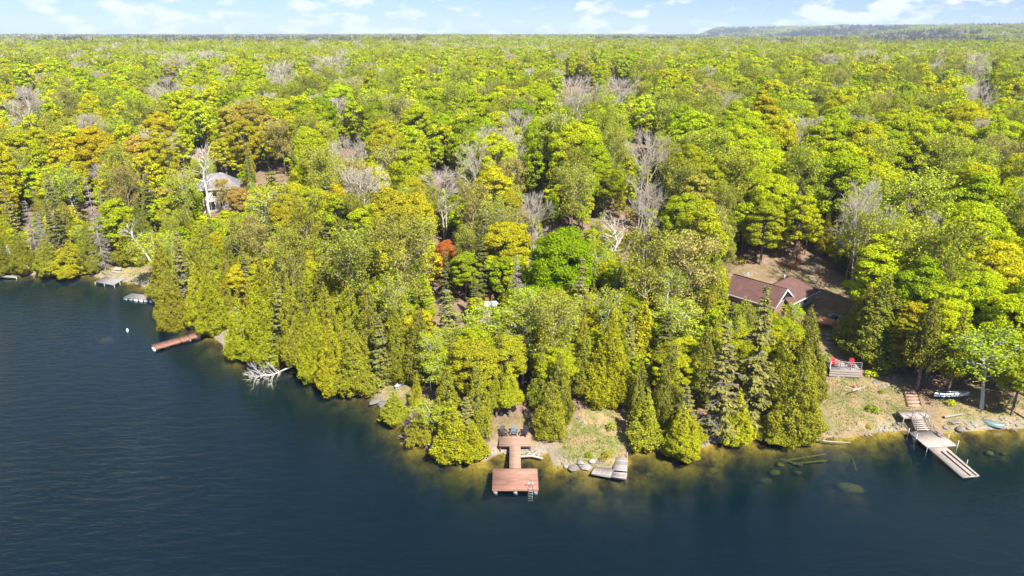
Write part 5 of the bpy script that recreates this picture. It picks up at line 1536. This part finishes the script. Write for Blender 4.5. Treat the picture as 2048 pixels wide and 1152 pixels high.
# orange deck with the barbecue below the cottage
zd = gz(47.6, 94.0) + 1.0
Dk = [at(1632, 643, zd), at(1668, 650, zd), at(1674, 640, zd), at(1640, 631, zd)]
od = thing('sun_deck', 'orange stained wooden deck corner beside the cottage path', 'deck', (Dk[0] + Dk[2]) / 2)
Od = od.location.copy()
deck(od, [p - Od for p in Dk], 14, 'orange_wood', name='floor', beam='brown_plank')
for p in Dk: rod(od, 'post', Vector((p.x, p.y, gz(p.x, p.y) - .4)) - Od, p - Od - Vector((0, 0, .06)), .07, 'brown_plank')
bl_ = (Dk[1] - Dk[2]); rod(od, 'hand_rail', Dk[0] - Od + Vector((0, -.05, .1)), Dk[1] - Od + Vector((.3, .2, .5)), .05, 'pale_plank')
gp = at(1669, 634, zd)
gr = thing('barbecue', 'black gas barbecue with side shelf on the orange deck', 'barbecue', (gp.x, gp.y, gz(gp.x, gp.y)), R(-15))
hg = zd - gz(gp.x, gp.y)
box(gr, 'cabinet', (.85, .5, .55), (0, 0, hg - .25), 'black_plastic')
box(gr, 'fire_box', (.95, .55, .22), (0, 0, hg + .16), 'black_plastic')
lid_v, lid_q = [], []
for i in range(2):
    for j in range(7):
        a_ = math.pi * j / 6; lid_v.append((-.46 + .92 * i, -math.cos(a_) * .28, hg + .275 + math.sin(a_) * .26))
lid_q = [(j, j + 1, j + 8, j + 7) for j in range(6)]
put(bpy.data.objects.new('lid', np_mesh('lid', lid_v + [(-.46, 0, hg + .275), (.46, 0, hg + .275)], lid_q, [(j + 1, j, 14) for j in range(6)] + [(7 + j, 8 + j, 15) for j in range(6)], mats=[M['slate_plastic']])), gr)
for s_ in (-1, 1): box(gr, 'side_shelf', (.42, .48, .04), (s_ * .70, 0, hg + .25), 'alu')
for s_ in (-1, 1):
    for q in (-1, 1): rod(gr, 'leg', (s_ * .38, q * .2, -.1), (s_ * .38, q * .2, hg - .5), .03, 'black_plastic')
tk = at(1676, 639, zd - .2)
pt = thing('propane_tank', 'white propane tank standing beside the black barbecue', 'gas tank', (tk.x, tk.y, gz(tk.x, tk.y)))
rod(pt, 'body', (0, 0, .0), (0, 0, .75), .2, 'white_plastic', sides=12); rod(pt, 'collar', (0, 0, .75), (0, 0, .92), .11, 'white_plastic', sides=10); rod(pt, 'foot_ring', (0, 0, -.1), (0, 0, .0), .15, 'galv', sides=10)
wp0 = land(1655, 667)
ws = thing('wooden_steps', 'wide weathered plank steps in the shade below the orange deck', 'steps', wp0)
for k, (u0, u1, v) in enumerate(((1652, 1676, 665), (1651, 1684, 672), (1651, 1690, 680), (1651, 1694, 689))):
    a_, b_ = land(u0, v), land(u1, v + 1); zz_ = max(a_.z, b_.z) + .15
    hexa(ws, 'tread', [Vector((a_.x, a_.y, zz_)) - wp0, Vector((b_.x, b_.y, zz_)) - wp0, Vector((b_.x, b_.y + .3, zz_)) - wp0, Vector((a_.x, a_.y + .3, zz_)) - wp0], .3, 'grey_plank')
# flat stone steps up the yard
for k in range(9):
    u = 1634 + 8 * math.sin(k * .8) - k * 1.2; v = 596 - k * 8.5
    p = land(u, v)
    o = bpy.data.objects.new('stepping_stone', blob(900 + k % 3, .62, .42, .12)); o.data.materials.append(M['pale_stone'])
    o.location = p + Vector((0, 0, .04)); o.rotation_euler.z = rnd.uniform(-.4, .4); put(o)
    tag(o, 'flat pale stepping stone on the path past the cottage', 'stone', 'stepping stones past the cottage')

# ------------------------------------------------------------------ west shore: weathered dock, raft, brown dock, buoy
zl = .34
P = [at(188, 563, zl), at(228, 569.5, zl), at(250, 557.5, zl), at(212, 552.5, zl)]
wd = thing('dock', 'weathered grey square dock on thin posts below the tall dead spruce', 'dock', (P[0] + P[2]) / 2); Ow = wd.location.copy()
deck(wd, [p - Ow for p in P], 26, 'grey_plank', name='platform', beam='green_metal', beam_h=.22)
for p in (P[0].lerp(P[1], .04), P[0].lerp(P[1], .5), P[1], P[1].lerp(P[2], .5), P[2], P[3]): rod(wd, 'post', Vector((p.x, p.y, -1.6)) - Ow, p - Ow - Vector((0, 0, .08)), .05, 'galv')
bp = land(231, 546)
bs = thing('board_pile', 'pale wooden boards piled beside the tall dead spruce', 'boards', bp, R(-18))
for k, (dx, dy, dz, t_, w_) in enumerate(((0, 0, .10, 0, 2.0), (.05, .25, .12, 0, 1.9), (.0, .5, .14, 0, 2.0), (-.05, .6, .5, .7, 1.7), (.1, .75, .75, .7, 1.5))):
    box(bs, 'board', (w_, .32, .05), (dx, dy, dz), 'pale_plank', (t_, 0, rnd.uniform(-.05, .05)))
for k, (u0, v0, u1, v1) in enumerate(((205, 548, 214, 557), (213, 550, 226, 556))):
    a_, b_ = land(u0, v0), land(u1, v1)
    S_ = Segs(); S_.path([np.array(a_) + [0, 0, .5], (np.array(a_) + np.array(b_)) / 2 + [0, 0, .75], np.array(b_) + [0, 0, .85]], .07, .04)
    o = put(bpy.data.objects.new('fallen_branch', S_.mesh('fallen_branch', M['drift'], 6))); tag(o, 'bleached branch lying across the weathered grey dock', 'branch', 'branches on the weathered dock')
zl = .42
P = [at(246, 595, zl), at(308, 601, zl), at(303, 591, zl), at(264, 586, zl)]
rf = thing('raft', 'grey floating raft with pale green floats moored off the bank', 'raft', (P[0] + P[2]) / 2); Or = rf.location.copy()
deck(rf, [p - Or for p in P], 16, 'grey_plank', name='platform', beam='green_metal', beam_h=.16)
for t in np.linspace(.06, .94, 6):
    for a_, b_ in ((P[0], P[1]), (P[3], P[2])):
        q = a_.lerp(b_, t); cc = (P[0] + P[2]) / 2
        q = q.lerp(cc, .06); box(rf, 'float', (.62, .42, .36), q - Or - Vector((0, 0, .33)), 'white_plastic' if t > .3 else 'green_metal', (0, 0, math.atan2((P[1] - P[0]).y, (P[1] - P[0]).x)))
zl = .45
E0, E1, F1_, F0_ = at(302, 689.5, zl), at(311.5, 698, zl), at(404, 672, zl), at(399, 663, zl)
bd = thing('dock', 'brown dock of three floating sections reaching out from the cedars', 'dock', (E0 + F1_) / 2); Ob = bd.location.copy()
for s0, s1, dz in ((0, .545, 0), (.555, .735, .02), (.745, 1.0, .08)):
    c = [E0.lerp(F0_, s0), E1.lerp(F1_, s0), E1.lerp(F1_, s1), E0.lerp(F0_, s1)]
    deck(bd, [p - Ob + Vector((0, 0, dz)) for p in c], max(8, int((s1 - s0) * 44)), 'brown_plank', name='section', beam='brown_plank', beam_h=.14)
for t in (.04, .25, .48, .62, .72, .9):
    q = E0.lerp(F0_, t).lerp(E1.lerp(F1_, t), .5); box(bd, 'float', (.8, 1.1, .42), q - Ob - Vector((0, 0, .42)), 'white_plastic' if t in (.04, .25, .72, .9) else 'galv', (0, 0, math.atan2((F0_ - E0).y, (F0_ - E0).x)))
g0, g1 = E0.lerp(F0_, 1.0).lerp(E1.lerp(F1_, 1.0), .5), land(436, 668)
hexa(bd, 'gangplank', [g0 - Ob + Vector((0, .5, .05)), g0 - Ob + Vector((0, -.5, .05)), Vector((g1.x, g1.y - .5, .7)) - Ob, Vector((g1.x, g1.y + .5, .7)) - Ob], .06, 'grey_plank')
b_ = at(255, 662, 0)
by = thing('buoy', 'white mooring buoy floating off the brown dock', 'buoy', b_); by.scale = (.8, .8, .8)
S_ = Segs(); prof = [(-.25, .10), (-.1, .2), (.12, .24), (.34, .2), (.46, .12), (.52, .05)]
for (za, ra), (zb_, rb) in zip(prof[:-1], prof[1:]): S_.add((0, 0, za), (0, 0, zb_), ra, rb)
put(bpy.data.objects.new('float', S_.mesh('float', M['white_plastic'], 12)), by)
pipe(by, 'ring', [(.06 * math.cos(a_), 0, .57 + .06 * math.sin(a_)) for a_ in np.linspace(0, 2 * math.pi, 9)], .015, 'galv'); rod(by, 'mooring_line', (0, 0, -.25), (.1, .2, -4), .012, 'rope', sides=4)
cp = land(451, 647)
wc = adirondack((cp.x, cp.y, cp.z + .02), R(-25), 'white_plastic', 'white garden chair on the gravel behind the brown dock')
pp = land(473, 641)
pn = thing('plank_panel', 'weathered plank panel with rounded top propped between two trunks', 'panel', pp, R(-4), None, (-.12, 0))
for k in range(7):
    h = 2.3 - .10 * abs(k - 3) ** 1.7; box(pn, 'plank', (.19, .04, h), (-.6 + .2 * k, 0, h / 2), 'old_plank')
for zr_ in (.4, 1.7): box(pn, 'batten', (1.3, .04, .12), (0, -.045, zr_), 'old_plank')
zl = .4; P = [at(-6, 553, zl), at(32, 554, zl), at(32, 551.5, zl), at(-6, 550.5, zl)]
fd = thing('dock', 'low dark dock tucked under cedars on the far bank', 'dock', (P[0] + P[2]) / 2); Of = fd.location.copy()
deck(fd, [p - Of for p in P], 18, 'grey_plank', name='platform', beam='green_metal')
for p in P: rod(fd, 'post', Vector((p.x, p.y, -1.2)) - Of, p - Of - Vector((0, 0, .05)), .05, 'galv')
# ------------------------------------------------------------------ fallen and leaning timber
def lying(kind, base, tip, zb, zt, label, W, variant=0, name=None):
    a_ = at(base[0], base[1], zb); b_ = at(tip[0], tip[1], zt)
    d_ = b_ - a_; H = d_.length
    q = Vector((0, 0, 1)).rotation_difference(d_)
    tm, cm, H0, W0 = KIND[kind][variant]
    o = thing(name or 'fallen_tree', label, 'fallen tree', a_)
    o.rotation_euler = q.to_euler()
    t = put(bpy.data.objects.new('trunk', tm), o); t.scale = (W / W0, W / W0, H / H0)
    return o
lying('silver_spruce', (582, 734), (500, 762), .7, .3, 'silvery fallen tree with bare branches lying in the lake', 4.2, 0)
lying('snag', (300, 520), (248, 452), 2.5, 9.5, 'bleached leafless birch leaning above the grey raft', 4.4, 1, 'leaning_tree')
lying('snag', (56, 534), (-4, 486), 2.0, 6.0, 'white birch trunk leaning out over the low dark dock', 1.6, 0, 'leaning_tree')
lying('snag', (872, 892), (808, 868), .7, .5, 'bleached driftwood tree sprawling off the point', 2.4, 0)
lying('snag', (876, 868), (866, 912), .9, .3, 'thin bleached trunk sliding from the point into the lake', 1.2, 1)
def log(name, pts, r0, r1, label, mat='drift', group=None, cat='log', stubs=2):
    S_ = Segs(); S_.path([np.array(p, float) for p in pts], r0, r1)
    p_ = [np.array(q, float) for q in pts]
    for k in range(stubs):
        i = k % (len(p_) - 1); c_ = p_[i] * .5 + p_[i + 1] * .5
        S_.add(c_, c_ + np.array([rnd.uniform(-.5, .5), rnd.uniform(-.3, .3), rnd.uniform(.1, .45)]), r1 * .6, r1 * .25)
    V, Q = S_.geo(7)
    o = put(bpy.data.objects.new(name, np_mesh(name, V, Q, mats=[M[mat]], smooth=True))); tag(o, label, cat, group); return o
log('driftwood_log', [at(1042, 913, .25), at(1064, 912, .4), at(1086, 917, .3)], .13, .10, 'pale driftwood log lying beside the red dock walkway')
log('driftwood_log', [at(1064, 912, .4), at(1074, 902, .8), at(1082, 893, 1.3)], .10, .04, 'forked driftwood limb rising from the log by the walkway')
log('driftwood_log', [at(1690, 773, 2.3), at(1722, 781, 2.1)], .07, .05, 'thin pole lying beside the red bucket on the bank', stubs=0)
log('driftwood_log', [at(1705, 781, 2.2), at(1730, 774, 2.3)], .08, .05, 'bleached pole crossing the thin one on the bank', stubs=1)
log('driftwood_log', [at(1622, 879, .3), at(1660, 883, .25), at(1700, 885, .2)], .09, .04, 'long bleached branch lying along the water edge of the bank')
log('driftwood_log', [at(1888, 834, 1.0), at(1926, 828, 1.1)], .16, .13, 'grey log lying on the cove shore', mat='grey_bark', stubs=1)
pr = land(1707, 777)
rb = thing('bucket', 'red bucket standing by the crossed poles on the bank', 'bucket', pr)
rod(rb, 'body', (0, 0, 0), (0, 0, .36), .14, 'red_plastic', r1=.19, sides=12); pipe(rb, 'handle', [(-.19, 0, .36), (-.12, .05, .5), (.12, .05, .5), (.19, 0, .36)], .012, 'galv')
pl = land(1908, 846)
pal = thing('pallet', 'pale slatted pallet lying on the cove shore', 'pallet', pl + Vector((0, 0, .08)), R(12), None, (-.25, 0))
for k in range(6): box(pal, 'slat', (.10, 1.0, .025), (-.55 + .22 * k, 0, .115), 'pale_plank')
for k in range(3): box(pal, 'bearer', (1.2, .08, .09), (0, -.45 + .45 * k, .055), 'pale_plank')
# sunken logs
for k, (a_, b_, z_) in enumerate((((1568, 922), (1652, 908), -1.1), ((1586, 928), (1654, 921), -1.2), ((1606, 932), (1560, 918), -1.3), ((1700, 905), (1712, 940), -1.4))):
    log('sunken_log', [at(*a_, z_), at(*b_, z_ + .3)], .13, .09, 'yellowish sunken log on the lake bed below the bank', 'algae_log', 'sunken logs below the bank', stubs=0)
# boulders on the lake bed
for k, (u, v, w, z_) in enumerate(BOULDERS):
    p = at(u, v, z_); s_ = w * project(*p)[2] / FPX / 2
    o = bpy.data.objects.new('sunken_boulder', blob(700 + k, s_, s_ * .8, min(.55, s_ * .5))); o.data.materials.append(M['algae_stone'])
    o.data.polygons.foreach_set('use_smooth', np.ones(len(o.data.polygons), bool))
    o.location = p + Vector((0, 0, -.1)); put(o)
    tag(o, ('large' if w > 40 else 'small' if w < 22 else 'medium') + ' yellow green boulder seen through the water near ' + min(DOCKS, key=lambda q: abs(q[0] - p.x))[1], 'boulder', 'boulders under water near ' + min(DOCKS, key=lambda q: abs(q[0] - p.x))[1])
# stones on the shore
ROCK = [blob(760 + i, 1, .75, .55) for i in range(6)]
for i_, r_ in enumerate(ROCK): r_.materials.append(M['stone'] if i_ % 2 else M['pale_stone'])
def stone(x, y, s_, label, group=None, name='shore_stone', up=.12, mat=None):
    o = bpy.data.objects.new(name, rnd.choice(ROCK)); o.scale = (s_, s_ * rnd.uniform(.7, 1.1), s_ * rnd.uniform(.6, .95)); o.rotation_euler = (rnd.uniform(-.2, .2), rnd.uniform(-.2, .2), rnd.uniform(0, 6.28))
    o.location = (x, y, max(gz(x, y), -.15) + s_ * up); put(o); tag(o, label, 'stone', group); return o
p = land(1918, 862); stone(p.x, p.y, .85, 'large rounded grey boulder standing at the cove water edge', name='boulder', up=.25)
for k, (u, v, s_) in enumerate(((752, 802, 1.3), (766, 810, 1.1), (780, 812, .9))):
    p = land(u, v); stone(p.x, p.y, s_, 'broad pale rock ledge at the point below the cedars', 'rock ledges at the point', name='rock_ledge', up=-.1)
for k, (u, v, s_) in enumerate(((1148, 936, .8), (1160, 930, .7), (1172, 940, .75), (1186, 928, .6), (1200, 926, .6), (1158, 838, .5), (1168, 845, .45), (1195, 852, .4))):
    p = land(u, v); stone(p.x, p.y, s_, 'pale rock showing through the grass of the knoll', 'rocks on the grassy knoll', name='knoll_rock', up=-.05)
srg = np.random.default_rng(77)
def along(u0, u1, n, spread, smin, smax, what):
    pts = [(u, v) for u, v in SHORE_PX if u0 - 60 <= u <= u1 + 60]
    us, vs_ = [q[0] for q in pts], [q[1] for q in pts]
    for k in range(n):
        u = srg.uniform(u0, u1); v = np.interp(u, us, vs_)
        p = at(u, v); x, y = p.x + srg.normal(0, .2), p.y + abs(srg.normal(0, spread)) - .1
        stone(x, y, srg.uniform(smin, smax) * (0.6 + .8 * srg.random() ** 2), f'small shore stone {what}', f'stones {what}')
along(1095, 1245, 26, .35, .15, .32, 'edging the grassy knoll')
along(1622, 1815, 34, .5, .14, .3, 'along the open bank')
along(1865, 2048, 40, .9, .15, .36, 'in the rocky cove')
along(140, 300, 26, .6, .18, .34, 'beside the weathered dock')
along(430, 470, 12, .7, .2, .36, 'behind the brown dock')
along(960, 1090, 18, .3, .14, .28, 'around the red dock walkway')
for k in range(34):
    u, v = srg.uniform(1745, 1805), srg.uniform(742, 775); v -= (u - 1745) * -.15
    p = land(u, v); stone(p.x, p.y, srg.uniform(.12, .3), 'rough pale stone in the rubble slope beside the terrace', 'stones of the rubble slope', name='rubble_stone')
for k in range(14):
    p = land(srg.uniform(1664, 1722), srg.uniform(751, 757)); stone(p.x, p.y, srg.uniform(.14, .26), 'pale stone at the foot of the terrace wall', 'stones below the terrace', name='rubble_stone')
for k in range(14):
    p = land(srg.uniform(1660, 1790), srg.uniform(785, 855)); stone(p.x, p.y, srg.uniform(.1, .26), 'loose stone on the open grassy bank', 'loose stones on the bank')
# ------------------------------------------------------------------ shrubs and grass
for (u, v, H, W, tn, lb) in ((1742, 753, .9, 2.0, 'bright lime', 'bright lime shrub beside the terrace wall'), (1745, 826, .9, 1.9, 'deep green', 'low green shrub on the open bank above the water'), (1762, 789, .5, .8, 'deep green', 'small dark green shrub high on the open bank'),
        (1213, 916, .9, 1.3, 'olive gold', 'olive shrub on the knoll beside the broken dock'), (1178, 915, .7, .9, 'deep green', 'small green shrub above the knoll rocks'), (1222, 863, 1.1, 1.4, 'pale green', 'pale young conifer bush on the knoll'), (1203, 925, .6, .9, 'olive', 'small olive shrub at the knoll edge'),
        (1738, 858, .5, .9, 'yellow green', 'yellow shrub at the water edge of the bank'), (475, 690, 1.2, 1.8, 'pale green', 'pale shrub on the gravel behind the brown dock'), (462, 702, 1.4, 2.0, 'tan', 'tan shrub overhanging the water behind the brown dock'), (755, 788, 1.1, 1.7, 'tan', 'twiggy tan shrub above the rock ledge'),
        (1900, 812, 1.0, 1.2, 'yellow green', 'yellow leafed bush below the silver canoe'), (1480, 530, 1.8, 2.2, 'olive gold', 'olive shrub behind the brown cottage roof'), (1700, 560, 1.6, 2.0, 'olive', 'olive shrub beside the yard path'), (1655, 720, 1.0, 1.4, 'deep green', 'dark shrub against the terrace post')):
    p = land(u, v); tree('shrub', p.x, p.y, H, W, tn, lb)
grg = np.random.default_rng(9)
Cs, Hs = [], []
for nm, dens in (('knoll', 60), ('landing', 25), ('bank', 50), ('cove', 22), ('yard', 9), ('left_landing', 25), ('left_cove', 14), ('point', 20)):
    Pp = CLEAR[nm]; xs = [q[0] for q in Pp]; ys = [q[1] for q in Pp]
    ar = (max(xs) - min(xs)) * (max(ys) - min(ys)); n = int(ar * dens)
    x, y = grg.uniform(min(xs), max(xs), n), grg.uniform(min(ys), max(ys), n)
    ok = in_poly(x, y, Pp) & (shore_dist(x, y) > .35) & (vnoise(x / 2.2, y / 2.2, 50) + .35 * grg.normal(0, 1, n) > -.15)
    x, y = x[ok], y[ok]
    Cs.append(np.stack([x, y, np.array([gz(a_, b_) for a_, b_ in zip(x, y)])], 1))
Cg = np.concatenate(Cs); n = len(Cg)
hh = grg.uniform(.07, .20, n)
Ng = np.concatenate([grg.normal(0, 1, (n, 2)), np.full((n, 1), .35)], 1)
V, Q, Aa = leaves(grg, Cg + np.stack([0 * hh, 0 * hh, hh * .4], 1), Ng, np.tile([0, 0, 1.0], (n, 1)) + grg.normal(0, .35, (n, 3)), hh * 1.3, .45)
gme = np_mesh('grass', V, Q, mats=[], attr=Aa)
def grass_mat():
    m, nt = new_mat('grass'); out = nd(nt, 'ShaderNodeOutputMaterial'); g = nd(nt, 'ShaderNodeNewGeometry')
    n1 = nd(nt, 'ShaderNodeTexNoise', ins={'Scale': .55, 'Detail': 5}); nt.links.new(g.outputs['Position'], n1.inputs['Vector'])
    mr = nd(nt, 'ShaderNodeMapRange', ins={'From Min': .42, 'From Max': .58}); nt.links.new(n1.outputs['Fac'], mr.inputs['Value'])
    mx = nd(nt, 'ShaderNodeMix', data_type='RGBA', ins={'A': (.30, .225, .10, 1), 'B': (.15, .185, .03, 1)}); nt.links.new(mr.outputs[0], mx.inputs['Factor'])
    d_ = nd(nt, 'ShaderNodeBsdfDiffuse'); nt.links.new(mx.outputs['Result'], d_.inputs[0]); nt.links.new(d_.outputs[0], out.inputs[0]); return m
M['grass'] = grass_mat(); gme.materials.append(M['grass'])
tag(put(bpy.data.objects.new('grass', gme)), 'dry and green spring grass on the clearings', 'grass', kind='stuff')
# ------------------------------------------------------------------ air between the camera and the far hills
def haze():
    m, nt = new_mat('haze')
    out = nd(nt, 'ShaderNodeOutputMaterial')
    v = nd(nt, 'ShaderNodeVolumePrincipled', ins={'Color': (0.66, 0.82, 1.0, 1), 'Density': 0.0001, 'Anisotropy': 0.0})
    nt.links.new(v.outputs[0], out.inputs['Volume'])
    x0, x1, y0, y1, z0, z1 = -7600, 7600, -700, 7700, -24, 150
    V = [(x, y, z) for z in (z0, z1) for y in (y0, y1) for x in (x0, x1)]
    Q = [(0, 2, 3, 1), (4, 5, 7, 6), (0, 1, 5, 4), (2, 6, 7, 3), (0, 4, 6, 2), (1, 3, 7, 5)]
    o = put(bpy.data.objects.new('haze', np_mesh('haze', V, Q, mats=[m])))
    tag(o, kind='stuff')
haze()
